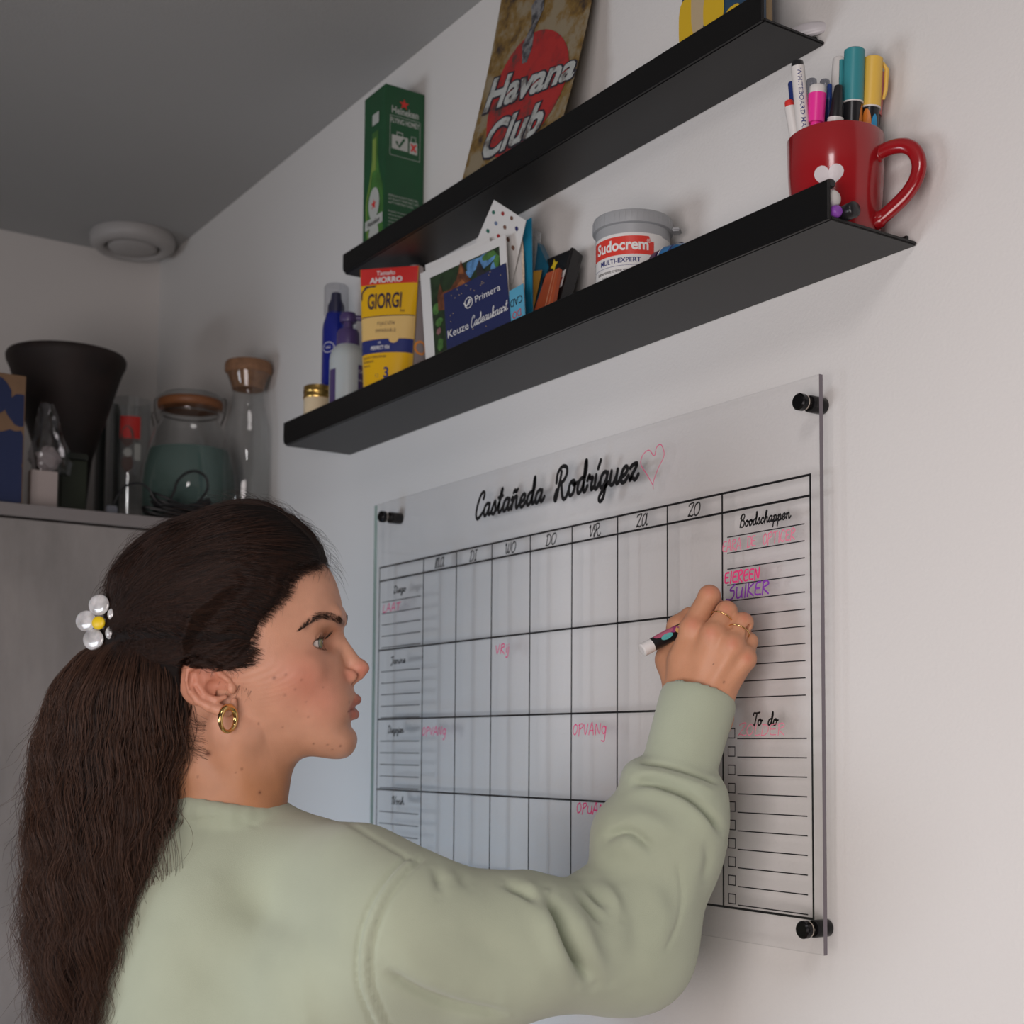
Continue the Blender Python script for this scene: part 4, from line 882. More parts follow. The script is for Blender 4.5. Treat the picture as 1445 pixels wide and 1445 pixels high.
for P, s in S:
    P2 = P.copy()
    for it in range(3):                                                                                         # keep the pixel while the depth settles
        xs = 330+P[:, 0]*math.cos(ALPHA)-P[:, 2]*math.sin(ALPHA); Q = to_skin(P2, s, 1.2); P2[:, 0] = (xs-330+Q[:, 2]*math.sin(ALPHA))/math.cos(ALPHA) if s > 0 else P2[:, 0]; P2[:, 2] = Q[:, 2]
    if s < 0: P2 = P*np.array([1, 1, 1]); P2[:, 0] = np.array([hvax[0][np.where(hv.D[:, min(max(int((y-700)/2), 0), hv.n[1]-1), min(max(int((l0+128)/2), 0), hv.n[2]-1)] < 0)[0][-1]] for y, l0 in zip(P[:, 1], P[:, 2])])+1.5
    B.append(head_world(P2))
curves_obj('eyebrow', B, .00010, BROWM, person)
B = []
for s in (1, -1):
    E = np.array([fx(431)+44*math.tan(ALPHA), 905.0, s*44])
    for i in range(70):
        a = R.uniform(-.55, 1.0); up = i < 52; r0 = 22.2; base = E+np.array([math.cos(a)*r0, (-7.4 if up else 6.8)*np.cos((a-.15)*1.15)+1.0, s*math.sin(a)*r0]); d = np.array([math.cos(a*.9), (-.55 if up else .5), s*math.sin(a*.9)]); k = 6; q = np.linspace(0, 1, k)[:, None]
        Ln = R.uniform(8, 11.5) if up else R.uniform(3, 5); B.append(head_world(base+d*q*Ln+np.array([0, -1 if up else .3, 0])*(q**2)*Ln*.5))
curves_obj('eyelashes', B, .00012, BROWM, person)

# ------------------------------------------------------------------ jewellery and hair clip
GOLD = mat('gold', (.75, .50, .20), rough=.18, metal=1)
def torus(name, c, ax, R0, r0, m, parent, n=40, k=10, sx=1, taper=0):
    ax = unit(ax); u_ = unit(np.cross(ax, [0.01, 0, 1])); v_ = np.cross(ax, u_); P = [c+R0*(u_*math.cos(t)*sx+v_*math.sin(t)) for t in np.linspace(0, 2*PI, n, endpoint=False)]
    rr = [r0*(1+taper*(-v_[2]/abs(v_[2]))*math.sin(t)*-1) for t in np.linspace(0, 2*PI, n, endpoint=False)]
    V = []; 
    for i in range(n):
        t = unit(P[(i+1) % n]-P[i-1]); nn = unit(P[i]-c); bn = np.cross(t, nn)
        for j in range(k): a = 2*PI*j/k; V.append(P[i]+(nn*math.cos(a)+bn*math.sin(a))*rr[i])
    Fq = [(i*k+j, i*k+(j+1) % k, ((i+1) % n)*k+(j+1) % k, ((i+1) % n)*k+j) for i in range(n) for j in range(k)]
    me = mesh(name, V, Fq); bm = bmesh.new(); bm.from_mesh(me); bmesh.ops.recalc_face_normals(bm, faces=bm.faces); bm.to_mesh(me); bm.free()
    return link(name, me, m, parent, smooth=True)
ec = head_world(np.array([[fx(325)+98*math.tan(ALPHA), 1009, 100]]))[0]
torus('earring', ec-HW*.006, HR*.80-HW*.60, .0112, .0024, GOLD, person, taper=.25)
for q, a, t in (('m', 0, .68), ('r', 0, .62)):
    p0, p1 = [CAM+x @ AX for x in fing[q][:2]]; torus('ring', p0+(p1-p0)*t, p1-p0, frad[q][1]+.0016, .0006, GOLD, person, k=6)
nk = [NC+np.array([.0535*math.cos(t), .0535*math.cos(t)*.16-.006, -.051*math.sin(t)]) for t in np.linspace(-.25, 2.6, 40)]
MB().tube([CAM+p @ AX for p in nk], .0004, 5).build('necklace', GOLD, person)
PEARL = mat('clip_petal', (.50, .49, .49), rough=.14, noise=(90, .35), spec=.6, coat=.5, sss=.2); YEL = mat('clip_yellow', (.80, .55, .01), rough=.45)
cen = np.array([fx(162)+3, 884, 72.]); hc_ = MB()
def petal_ellipsoid(c, r, M):
    b = MB(); V = []; 
    for i in range(13):
        for j in range(20): th = PI*i/12; ph = 2*PI*j/20; V.append((r[0]*math.sin(th)*math.cos(ph), r[1]*math.sin(th)*math.sin(ph), r[2]*math.cos(th)))
    V = [np.array(c)+v[0]*M[0]+v[1]*M[1]+v[2]*M[2] for v in np.array(V)]; W_ = head_world(np.array(V))
    b.add(W_, [(i*20+j, i*20+(j+1) % 20, (i+1)*20+(j+1) % 20, (i+1)*20+j) for i in range(12) for j in range(20)]); return b
nrm_ = unit([-.55, -.05, .83]); ux = unit(np.cross([0, 1, 0], nrm_)); uy = np.cross(nrm_, ux)
hcl = None
base_ = petal_ellipsoid(cen-nrm_*4, (8, 8, 4), (ux, uy, nrm_)).build('hair_clip', PEARL, person, smooth=True)
for x, y, r in ((158.5, 859.5, 14.5), (141.5, 881.5, 14.5), (153.5, 906.5, 14.5), (177, 872, 8), (176, 897, 9)):
    dx = (x-162)/ (ux[0]*math.cos(ALPHA)-ux[2]*math.sin(ALPHA)) if abs(ux[0]) > .05 else 0; p = cen+ux*dx+uy*(y-884)*(1 if uy[1] > 0 else -1)
    rr_ = (r/abs(ux[0]*math.cos(ALPHA)-ux[2]*math.sin(ALPHA)) if r > 10 else r*.8)
    petal_ellipsoid(p, (rr_, r, 4.2), (ux, uy, nrm_)).build('petal', PEARL, base_, smooth=True)
petal_ellipsoid(cen+nrm_*3, (8.8/abs(ux[0]*math.cos(ALPHA)-ux[2]*math.sin(ALPHA)), 9.3, 5), (ux, uy, nrm_)).build('flower_centre', YEL, base_, smooth=True)
# ------------------------------------------------------------------ the marker in her hand
MA, MBp = on_y(905.5, 918, BYF-.088), on_y(1019, 858, BYF-.001)
mk = empty('whiteboard_marker', MA, 'white capped black marker with pink and teal pattern held in her hand', 'marker')
Mm = axis_frame(MA, MBp); Lm = float(np.linalg.norm(MBp-MA)); MW = mat('marker_white_plastic', (.78, .77, .76), rough=.35); MK = mat('marker_black_plastic', (.012, .012, .014), rough=.3)
MB().lathe([(.0032, .0004), (.0052, 0), (.0068, .0012), (.0070, .006), (.0070, .0125)], Mm, 28).build('end_cap', MW, mk, auto=50)
MB().lathe([(.0069, .0125), (.0069, Lm-.028), (.0045, Lm-.020)], Mm, 28).build('barrel', MK, mk, auto=50)
MB().lathe([(.0042, Lm-.020), (.0034, Lm-.008), (.0018, Lm-.007), (.0012, Lm)], Mm, 16).build('tip', MW, mk, auto=50)
def mmap(u, v, l): a = u; r = .0069+.0002+l; return np.array(Mm @ Vector((r*math.cos(a), r*math.sin(a), v)))
# angle that faces the camera and the sky
Mi = np.array(Mm.to_3x3()).T; cdir = Mi @ (-CF); a0 = math.atan2(cdir[1], cdir[0]); udir = Mi @ np.array([0, 0, 1.]); a1 = math.atan2(udir[1], udir[0]); sg = 1 if ((a1-a0+PI) % (2*PI)-PI) > 0 else -1
for col, um, v0, v1, a_, b_ in (('marker_pink', '#c0627e', .016, .040, .3, 1.5), ('marker_teal', '#5fb6b4', .022, .036, -.25, .55), ('marker_magenta', '#9c3f74', .034, .046, .15, 1.2), ('marker_tan', '#d7a868', .040, .060, -.5, .9)):
    g = Ink(); V = []; n = 18; uc, vc = a0+sg*(a_+b_)/2, (v0+v1)/2
    g.poly([(uc, vc)]+[(uc+(b_-a_)/2*math.cos(t)*sg, vc+(v1-v0)/2*math.sin(t)) for t in np.linspace(0, 2*PI, n, endpoint=False)], [(0, i+1, (i+1) % n+1) for i in range(n)]); g.build('printed_pattern', mat(col, um, rough=.4), mmap, mk, lift=.0001+.00008*len(_mats) % .0003)
# ------------------------------------------------------------------ small things: shared builders
def box_map(o, u, v): return plane_map(o, u, v)
def cyl_map(cx, cy, r, z0=0.0, ax=None, rf=None):
    """wraps print round an upright cylinder; u = 0 faces the camera, u grows to the viewer's right, v is height above z0"""
    t0 = math.atan2(CAM[1]-cy, CAM[0]-cx)
    def f(u, v, l):
        rr = (rf(v) if rf else r); t = t0+u/rr; return np.array([cx+(rr+l)*math.cos(t), cy+(rr+l)*math.sin(t), z0+v])
    return f
def lathe_on(cx, cy, prof, name, m, parent, n=40, auto=35, **k):
    return MB().lathe(prof, Matrix.Translation((cx, cy, 0)), n, **k).build(name, m, parent, auto=auto)
def pxlathe(pcx, X, prof):
    """centre pixel column and depth plane X -> centre and a (radius, z) profile from (radius px, y px)"""
    c = on_x(pcx, prof[len(prof)//2][1], X); D = float((c-CAM) @ CF); return c[0], c[1], [(r*D/F_PX, on_x(pcx, y, X)[2]) for r, y in prof]
def card(name, P, th, m, parent, bev=0):
    """thin sheet through four corners BL, BR, TR, TL"""
    P = [np.array(p, float) for p in P]; n = unit(np.cross(P[1]-P[0], P[3]-P[0])); n = -n if n @ (CAM-P[0]) < 0 else n
    o = MB().add([p for p in P]+[p-n*th for p in P], [(0, 1, 2, 3), (7, 6, 5, 4), (0, 4, 5, 1), (1, 5, 6, 2), (2, 6, 7, 3), (3, 7, 4, 0)]).build(name, m, parent)
    def f(u, v, l): return (P[0]*(1-u)+P[1]*u)*(1-v)+(P[3]*(1-u)+P[2]*u)*v+n*l
    return o, f
def ycard(name, px, Yb, Yt, th, m, parent):
    """four corner pixels BL, BR, TR, TL; the bottom edge lies in the plane Yb, the top edge in Yt (a number or a pair each)"""
    yb = Yb if isinstance(Yb, tuple) else (Yb, Yb); yt = Yt if isinstance(Yt, tuple) else (Yt, Yt)
    return card(name, [on_y(*px[0], yb[0]), on_y(*px[1], yb[1]), on_y(*px[2], yt[1]), on_y(*px[3], yt[0])], th, m, parent)
WHITEP = mat('white_paper', (.70, .69, .67), rough=.6); BLK = mat('black_ink', (.015, .013, .015), rough=.5); WINK = mat('white_ink', (.75, .74, .72), rough=.5); REDI = mat('red_ink', (.62, .03, .025), rough=.45); NAVYI = mat('navy_ink', (.02, .03, .16), rough=.45)
SZ, UZT = LZ+.004, UZ+.004

# ------------------------------------------------------------------ lower shelf
# candle jar with gold lid
t = empty('candle_jar', (-1.941, -.088, SZ), 'small cream glass candle jar with gold screw lid at the left end of lower shelf', 'jar')
zt = on_y(447, 547, -.088)[2]; r = .0222
lathe_on(-1.941, -.088, [(.018, SZ), (.0205, SZ+.003), (.0212, SZ+.010), (.0212, zt-.018), (.019, zt-.014)], 'glass_body', mat('cream_wax', (.72, .58, .38), rough=.25, coat=.4), t)
lathe_on(-1.941, -.088, [(.0222, zt-.0195), (.0226, zt-.018), (.0217, zt-.016), (.0217, zt-.010), (.0223, zt-.009), (.0217, zt-.008), (.0217, zt-.0015), (.0200, zt)], 'lid', mat('gold_lid', (.62, .40, .12), rough=.28, metal=1), t)
# blue spray can
cx, cy = on_y(474, 460, -.045)[:2]; t = empty('spray_can', (cx, cy, SZ), 'tall dark blue spray can with a clear cap on lower shelf', 'spray can')
z0 = on_y(474, 443, -.045)[2]; z1 = on_y(474, 404, -.045)[2]; BLUEM = mat('blue_can', (.012, .022, .27), rough=.25, metal=.3, coat=.5)
lathe_on(cx, cy, [(.0200, SZ), (.0212, SZ+.004), (.0212, z0-.028), (.0200, z0-.018), (.0170, z0-.008), (.0150, z0)], 'can', BLUEM, t)
lathe_on(cx, cy, [(.0135, z0), (.013, z0+.012), (.0085, z0+.022), (.0075, z0+.032), (.004, z0+.034)], 'nozzle', mat('dark_blue_plastic', (.02, .02, .07), rough=.4), t)
lathe_on(cx, cy, [(.0188, z0-.004), (.0188, z1-.003), (.0165, z1)], 'clear_cap', clear_mat('frosted_cap', (.86, .86, .88), .6, .25, .09), t, cap0=False)
g = Ink(); g.line([(-.012+.010*math.cos(a), .150+.008*math.sin(a)) for a in np.linspace(0, 2*PI, 20)], .0010, smooth=False); g.text('NV', -.012, .1475, .0045); g.build('printed_emblem', WINK, cyl_map(cx, cy, .0212, SZ), t)
# pump bottle
cx, cy = on_y(491, 500, -.075)[:2]; t = empty('pump_bottle', (cx, cy, SZ), 'pale translucent bottle with purple pump and purple side label', 'pump bottle')
zs = on_y(491, 489, -.075)[2]; PUR = mat('purple_plastic', (.07, .045, .14), rough=.35); r = .0272
lathe_on(cx, cy, [(.024, SZ), (.0268, SZ+.003), (r, SZ+.01), (r, zs-.022), (.0262, zs-.014), (.0225, zs-.006), (.0172, zs)], 'bottle', mat('milky_plastic', (.46, .50, .50), rough=.3, sss=.2), t)
b_ = lathe_on(cx, cy, [(.0168, zs), (.0172, zs+.002), (.0168, zs+.019), (.0145, zs+.024), (.0075, zs+.026), (.007, zs+.038)], 'pump_collar', PUR, t)
pm = MB().lathe([(.0115, zs+.036), (.0125, zs+.039), (.0125, zs+.046), (.0105, zs+.050)], Matrix.Translation((cx, cy, 0)), 24); d_ = unit([CR[0], CR[1], 0])
pm.tube([np.array([cx, cy, zs+.043])+d_*.008, np.array([cx, cy, zs+.043])+d_*.018, np.array([cx, cy, zs+.039])+d_*.024, np.array([cx, cy, zs+.033])+d_*.0265], [.0046, .0042, .0038, .0034], 10); pm.build('pump_head', PUR, t, auto=40)
g = Ink(); g.rect(-.034, .02, -.019, .088, 6, 1); g.rect(.016, .015, .034, .094, 6, 1); g.build('purple_label', PUR, cyl_map(cx, cy, r, SZ), t)
g = Ink(); g.text('CARE', .024, .082, .005, wscale=.9); g.text('hair milk', .024, .070, .0035, .9); g.text('250 ml', .024, .040, .003); g.build('label_print', WINK, cyl_map(cx, cy, r, SZ), t, lift=.0005)
# hair gel tube
tl = on_y(508.5, 381, -.088); tr = on_z(591, 375, tl[2]); bl = on_y(518.5, 548, -.088); bl[2] = SZ+.012; bl = on_y(519, 560, -.092); k_ = unit((tr-tl)*[1, 1, 0]); wt = float((tr-tl)@k_)
nrm = unit(np.cross(k_, [0, 0, 1])); nrm = nrm if nrm@(CAM-tl) > 0 else -nrm; mid = (tl+tr)/2; zt = tl[2]; zb = SZ+.024; wb = wt*.80; off = nrm*.0
t = empty('hair_gel_tube', (mid[0], mid[1], SZ), 'yellow squeeze tube with red top band and pale middle, standing on its cap', 'tube')
def tube_pt(u, v, l):
    """u, v in 0..1 over the front face; the tube is flat at the top crimp and round towards the cap"""
    s = v; w = wb+(wt-wb)*s; dep = .0215*(1-s**1.5)+.0006; a = u*2-1
    return mid+k_*(a*w/2*.999)+nrm*((dep*math.sqrt(max(0, 1-a*a*.985)))+l)+np.array([0, 0, zb+(zt-zb)*v-mid[2]])
def tube_v(u, v): return tube_pt(u, v, 0)
V = []; nU, nV = 24, 24; b = MB()
for side in (1, -1):
    base = len(b.v); VV = []
    for j in range(nV+1):
        for i in range(nU+1):
            p = tube_pt(i/nU, j/nV, 0)
            if side < 0: q = (p-mid)@nrm; p = p-nrm*2*q
            VV.append(p)
    b.add(VV, [(j*(nU+1)+i, j*(nU+1)+i+1, (j+1)*(nU+1)+i+1, (j+1)*(nU+1)+i) for j in range(nV) for i in range(nU)])
YELT = mat('yellow_tube', (.78, .44, .005), rough=.35, coat=.3)
o = b.build('tube_body', YELT, t, auto=60)
lathe_on(mid[0], mid[1], [(.017, SZ), (.018, SZ+.002), (.018, zb-.002), (.016, zb)], 'cap', mat('white_cap', (.7, .7, .68), rough=.35), t)
def band(v0, v1, m, name, u0=.005, u1=.995, top=None):
    g = Ink(); g.rect(u0, v0, u1, v1, 24, 8); return g.build(name, m, tube_pt, t, lift=.0002)
band(.875, 1.0, REDI, 'red_band'); band(.457, .63, mat('pale_yellow_print', (.74, .50, .18), rough=.4), 'pale_band'); band(.352, .455, NAVYI, 'navy_band')
g = Ink(); g.text('GIORGI', .45, .690, .120, wscale=1.14, bold=.02, space=.98); g.text('line', .78, .655, .026, wscale=1.6)
g.text('FIJACIÓN', .5, .560, .028, wscale=1.55, space=1.35); g.text('IMPARABLE', .5, .505, .028, wscale=1.55, space=1.35); g.rect(.01, .627, .99, .633, 20, 1)
for i, s_ in enumerate(('FIJACIÓN Y FORMACIÓN 48H', 'SIN RESIDUOS', 'Resistente')): g.text(s_, .06, .315-.03*i, .017, wscale=1.55, align='LEFT')
g.build('dark_print', mat('dark_navy_ink', (.03, .02, .05), rough=.4), tube_pt, t, lift=.0006)
g = Ink(); g.text('3', .55, .165, .080, wscale=2.0, bold=.03); g.text('1 2', .36, .172, .025, 1.7); g.text('FUERTE', .45, .130, .02, 1.6); g.build('blue_print', NAVYI, tube_pt, t, lift=.0006)
g = Ink(); g.text('Tamaño', .45, .945, .036, wscale=2.0, bold=.012); g.text('AHORRO', .46, .888, .042, wscale=2.3, bold=.035); g.build('white_print', WINK, tube_pt, t, lift=.0006)
g = Ink(); g.text('GEL', .40, .422, .016, 1.8); g.text('PERFECT FIX', .41, .378, .028, wscale=1.75, bold=.02); g.build('white_print', WINK, tube_pt, t, lift=.0006)
g = Ink(); g.poly([(.01, .76), (.01, .82), (.10, .868), (.30, .868)][::1]); g.build('corner_flash', mat('dark_navy_ink'), tube_pt, t, lift=.0005)
g = Ink(); g.disc((.66, .462), .095, 24, ry=.04); g.build('pale_dot', mat('pale_yellow_print'), tube_pt, t, lift=.0005)
# grey sleeve behind the tube, with orange ring
t = empty('cosmetic_tube', on_y(592, 560, -.030), 'slim grey tube with orange ring mark half hidden behind the yellow tube', 'tube')
c_ = on_y(586, 430, -.022); ztop = on_y(586, 377, -.022)[2]
lathe_on(c_[0], c_[1], [(.013, SZ), (.0155, SZ+.003), (.0155, ztop-.03), (.012, ztop-.024)], 'sleeve', mat('greyish_pink_plastic', (.26, .22, .22), rough=.4), t, n=28)
lathe_on(c_[0], c_[1], [(.0118, ztop-.024), (.0118, ztop-.002), (.0100, ztop)], 'cap', mat('pinkish_cap', (.50, .42, .40), rough=.35), t, n=28)
g = Ink(); g.line([(.009+.009*math.cos(a), .105+.009*math.sin(a)) for a in np.linspace(0, 2*PI, 24)], .003, smooth=False); g.build('orange_ring', mat('orange_print', (.75, .25, .02), rough=.4), cyl_map(c_[0], c_[1], .0155, SZ), t)
# photo card with a picture of a fox-coloured animal in leaves
t = empty('photo_card', on_y(650, 520, -.075), 'large white framed photo card leaning behind the navy gift card', 'card')
o, f = ycard('frame_card', [(603, 545), (722, 490), (713, 331), (593, 386)], -.0950, (-.0850, -.0850), .0012, WHITEP, t)
PC = [('leaf_dark', (.015, .035, .012)), ('leaf_green', (.06, .16, .035)), ('animal_brown', (.13, .04, .016)), ('animal_ginger', (.30, .10, .03)), ('sky_blue', (.10, .25, .48)), ('blossom_pink', (.20, .09, .09)), ('dark_fur', (.02, .02, .025)), ('cream_fur', (.40, .32, .25))]
PM = {n: mat('photo_'+n, c, rough=.35, noise=(120, .5), coat=.3) for n, c in PC}
quadpx = lambda u, v: (u, v)
g = Ink(); g.rect(.12, .10, .93, .92, 1, 1); g.build('photo_print', PM['leaf_dark'], f, t, lift=.0003)
random.seed(11)
def blobs(nm, lst, lift):
    g = Ink()
    for u, v, a, b2 in lst: g.poly([(u+a*math.cos(q)*random.uniform(.75, 1.2), v+b2*math.sin(q)*random.uniform(.75, 1.2)) for q in np.linspace(0, 2*PI, 11, endpoint=False)])
    g.build('photo_print', PM[nm], f, t, lift=lift)
blobs('sky_blue', [(.64, .86, .10, .05), (.78, .85, .12, .06), (.58, .80, .06, .04), (.86, .72, .05, .08)], .0005)
blobs('leaf_green', [(.82, .88, .09, .035), (.17, .62, .05, .05), (.20, .50, .05, .04), (.20, .30, .04, .05), (.9, .8, .03, .06)], .0006)
blobs('blossom_pink', [(.19, .42, .03, .03), (.2, .2, .04, .03), (.22, .12, .05, .03)], .0007)
g = Ink()
for P in ([(.20, .72), (.24, .83), (.27, .74), (.34, .74), (.36, .66), (.28, .58), (.2, .6)], [(.52, .60), (.36, .62), (.33, .72), (.44, .80), (.50, .95), (.56, .80), (.60, .74), (.62, .62)]): g.poly(P)
g.build('photo_print', PM['animal_brown'], f, t, lift=.0008)
g = Ink(); g.poly([(.44, .62), (.42, .72), (.50, .78), (.57, .70), (.56, .62)]); g.poly([(.47, .84), (.50, .93), (.53, .82)]); g.build('photo_print', PM['animal_ginger'], f, t, lift=.0009)
g = Ink(); g.poly([(.68, .66), (.67, .82), (.71, .88), (.76, .76), (.86, .74), (.92, .62)]); g.disc((.50, .69), .015, 10, ry=.02); g.build('photo_print', PM['dark_fur'], f, t, lift=.0010)
t = empty('greeting_card', on_y(640, 500, -.04), 'plain white card whose top edge shows behind the photo card', 'card')
ycard('folded_sheet', [(612, 520), (718, 470), (690, 335), (600, 374)], -.084, -.078, .0010, WHITEP, t)
# navy gift card
t = empty('gift_card', on_y(672, 520, -.09), 'navy gift card with white lettering and gold confetti dots, in front of photo card', 'gift card')
o, f = ycard('card_front', [(632, 512), (722, 470), (713, 371), (626, 415)], -.0985, (-.0900, -.0900), .0008, mat('navy_card', (.017, .025, .10), rough=.35), t)
g = Ink(); g.text('Primera', .70, .655, .100, wscale=.92, rot=.02); g.text('Keuze', .20, .335, .115, wscale=.90); g.line([(.40+.060*math.cos(a), .70+.075*math.sin(a)) for a in np.linspace(0, 2*PI, 26)], .012, smooth=False); g.text('P', .42, .665, .075, wscale=.75, bold=.02); g.line([(.33, .72), (.37, .665), (.42, .74)], .018)
g.script('Cadeaukaart', .41, .335, .15, .0095, wscale=.60, slant=.2); g.build('white_print', WINK, f, t, lift=.0004)
g = Ink()
for i in range(46): u, v = random.uniform(.02, .98), random.choice([random.uniform(.55, .98), random.uniform(.0, .98)]); (g.disc((u, v), .007, 6, ry=.009) if not (.22 < u < .97 and .3 < v < .8) else None)
g.build('confetti_print', mat('gold_print', (.45, .34, .20), rough=.4), f, t, lift=.0004)
# dotted card, tall white booklet, blue cards
t = empty('dotted_card', on_y(705, 440, -.03), 'white card with coloured dots poking up highest from the card pile', 'card')
o, f = ycard('card_sheet', [(668, 350), (722, 400), (742, 311), (697, 282)], (-.070, -.070), -.0735, .0007, WHITEP, t)
cols = ['#2b6a5a', '#9c2b2b', '#6b4a3a', '#2a2a66', '#6f7f9a', '#7a5a4c']
for i, (u, v) in enumerate([(.12, .80), (.36, .88), (.62, .90), (.82, .80), (.28, .66), (.52, .70), (.16, .45), (.44, .50), (.68, .56), (.30, .28), (.60, .32), (.85, .5)]):
    g = Ink(); g.disc((u, v), .045, 14, ry=.035); g.build('printed_dot', mat('dot_'+str(i % 6), cols[i % 6], rough=.5), f, t, lift=.0003)
t = empty('booklet', on_y(728, 440, -.05), 'upright white booklet with curved cream page edges', 'booklet')
ycard('cover', [(716, 452), (740, 440), (732, 316), (708, 330)], -.068, -.066, .0020, WHITEP, t)
MB().tube([on_y(x, y, -.066) for x, y in ((731, 316), (735, 330), (737.5, 355), (738.5, 385), (738.5, 420), (739, 445))], .0016, 6).build('page_edge', mat('cream_paper', (.66, .54, .42), rough=.6, noise=(300, .2)), t)
t = empty('tall_blue_card', on_y(742, 440, -.045), 'tall bright blue card standing upright right of the booklet', 'card')
ycard('card_sheet', [(741, 446), (751, 440), (749.5, 307), (734, 316)], -.060, (-.060, -.045), .0012, mat('cyan_card', (.012, .25, .43), rough=.4), t)
t = empty('light_blue_card', on_y(729, 450, -.075), 'light blue card with upside down CAD lettering beside the navy card', 'card')
o, f = ycard('card_sheet', [(718, 478), (742, 465), (738, 400), (718.5, 411)], -.0985, -.0920, .0008, mat('sky_card', (.10, .38, .55), rough=.4), t)
g = Ink(); g.text('CAD', .50, .78, .17, wscale=1.7, rot=PI); g.build('dark_print', BLK, f, t, lift=.0004); g = Ink(); g.text('DO', .52, .50, .16, wscale=1.7, rot=PI); g.build('red_print', REDI, f, t, lift=.0004)
t = empty('striped_envelope', on_y(752, 440, -.035), 'narrow pale striped envelope tucked behind the teal box', 'envelope')
ycard('sheet', [(748, 446), (754, 440), (763, 329), (753, 322)], -.040, -.020, .0010, mat('pale_grey_card', (.45, .46, .46), rough=.5, noise=(500, .3)), t)
t = empty('teal_box', on_y(760, 440, -.05), 'flat teal box with mustard flap leaning to the right', 'box')
o, f = ycard('box_body', [(746, 452), (757, 447), (774, 376), (759, 342)], -.056, (-.030, -.036), .010, mat('teal_card', (.010, .10, .17), rough=.4), t)
ycard('mustard_flap', [(749, 432), (752, 440), (765, 381), (749, 383)], -.0585, (-.050, -.046), .0008, mat('mustard_card', (.30, .15, .015), rough=.5), t)
g = Ink(); g.text('mini', .52, .66, .04, 1.6); g.build('white_print', WINK, f, t, lift=.0004)
t = empty('orange_notebook', on_y(765, 440, -.06), 'thin orange red notebook with pale stripe leaning behind teal box', 'notebook')
o, f = ycard('cover', [(750, 450), (778, 438), (789, 378), (771, 386)], -.070, (-.050, -.050), .005, mat('orange_cover', (.42, .075, .020), rough=.45), t)
g = Ink(); g.rect(.60, .02, .66, .98); g.rect(.80, .02, .83, .98); g.build('pale_stripe', mat('pale_orange', (.62, .26, .14), rough=.5), f, t, lift=.0004)
t = empty('black_card_box', on_y(800, 420, -.05), 'black card game box with red and yellow marks leaning at an angle', 'box')
o, f = ycard('front', [(762, 440), (786, 440), (810, 350), (767, 368)], -.060, (-.030, -.030), .016, mat('black_card', (.012, .010, .010), rough=.35), t)
ycard('side', [(786, 440), (800, 436), (821, 363), (808, 349)], (-.058, -.040), (-.030, -.018), .003, mat('black_card'), t)
g = Ink(); g.poly(star_pts((.42, .82), .13, 4, .45, .3)); g.build('yellow_emblem', mat('yellow_print', (.70, .50, .02), rough=.4), f, t, lift=.0006)
g = Ink(); g.poly([(.66, .34), (.66, .62), (.92, .68), (.92, .40)]); g.build('white_tag', WINK, f, t, lift=.0006); g = Ink(); g.poly(star_pts((.79, .51), .10, 5, .5)); g.build('red_emblem', REDI, f, t, lift=.0009)
t = empty('snack_packet', on_y(790, 425, -.08), 'crinkled green and silver packet lying low behind the shelf lip', 'packet')
b = MB(); rows = []
for j in range(9):
    for i in range(19):
        u, v = i/18, j/8; p = on_y(750+72*u, 452-24*u-0*v, -.092+.02*v); p[2] = SZ+.004+.034*math.sin(PI*min(1, v*1.05+.05))**.5*(1-.35*abs(u-.4))+random.uniform(-.0018, .0018); p[1] += random.uniform(-.001, .001); rows.append(p)
b.add(rows, [(j*19+i, j*19+i+1, (j+1)*19+i+1, (j+1)*19+i) for j in range(8) for i in range(18)]); b.mi = [(1 if (k % 18) < 6 else 0) for k in range(len(b.f))]
b.build('foil', [mat('green_foil', (.05, .20, .03), rough=.35, noise=(150, .6), metal=.2), mat('silver_foil', (.35, .36, .38), rough=.3, noise=(260, .6), metal=.4)], t, auto=30)
t = empty('eraser', on_y(818, 408, -.06), 'small rounded dark blue object lying left of the nappy cream tub', 'eraser')
p = on_y(819, 412, -.062); p[2] = SZ+.018
bm_ = MB(); bm_.lathe([(.001, -.020), (.009, -.019), (.0115, -.012), (.0115, .012), (.009, .019), (.001, .020)], Matrix.Translation(V3(p)) @ Matrix.Rotation(PI/2, 4, 'Y'), 20, sx=1.3); bm_.build('body', mat('deep_blue_plastic', (.015, .02, .10), rough=.35), t, auto=50)
# nappy cream tub
cx, cy = on_y(893, 330, -.056)[:2]; mpp = .0007886; zl = on_y(893, 331, -.056)[2]; zt = on_y(893, 315, -.056)[2]; R1 = 52.5*mpp
t = empty('cream_tub', (cx, cy, SZ), 'round white tub with ribbed grey lid and red banner label on lower shelf', 'tub'); t['label'] = 'round white tub with ribbed grey lid and red banner label on lower shelf'
GREYP = mat('grey_plastic', (.34, .35, .36), rough=.4)
lathe_on(cx, cy, [(R1*.93, SZ), (R1*.97, SZ+.003), (R1*.985, SZ+.02), (R1, zl)], 'pot', GREYP, t, n=56)
lid = lathe_on(cx, cy, [(R1*1.0, zl-.002), (R1*1.075, zl-.001), (R1*1.085, zl+.001), (R1*1.075, zt-.0025), (R1*1.05, zt), (R1*.98, zt+.0005), (R1*.96, zt-.002)], 'lid', GREYP, t, n=64)
ribs = MB()
for i in range(44): a = 2*PI*i/44; ribs.box((R1*1.07, -.0004, zl), (R1*1.086, .0004, zt-.003), Matrix.Translation((cx, cy, 0)) @ Matrix.Rotation(a, 4, 'Z'))
ro = ribs.build('lid_ribs', GREYP, lid); ro['kind'] = 'stuff'
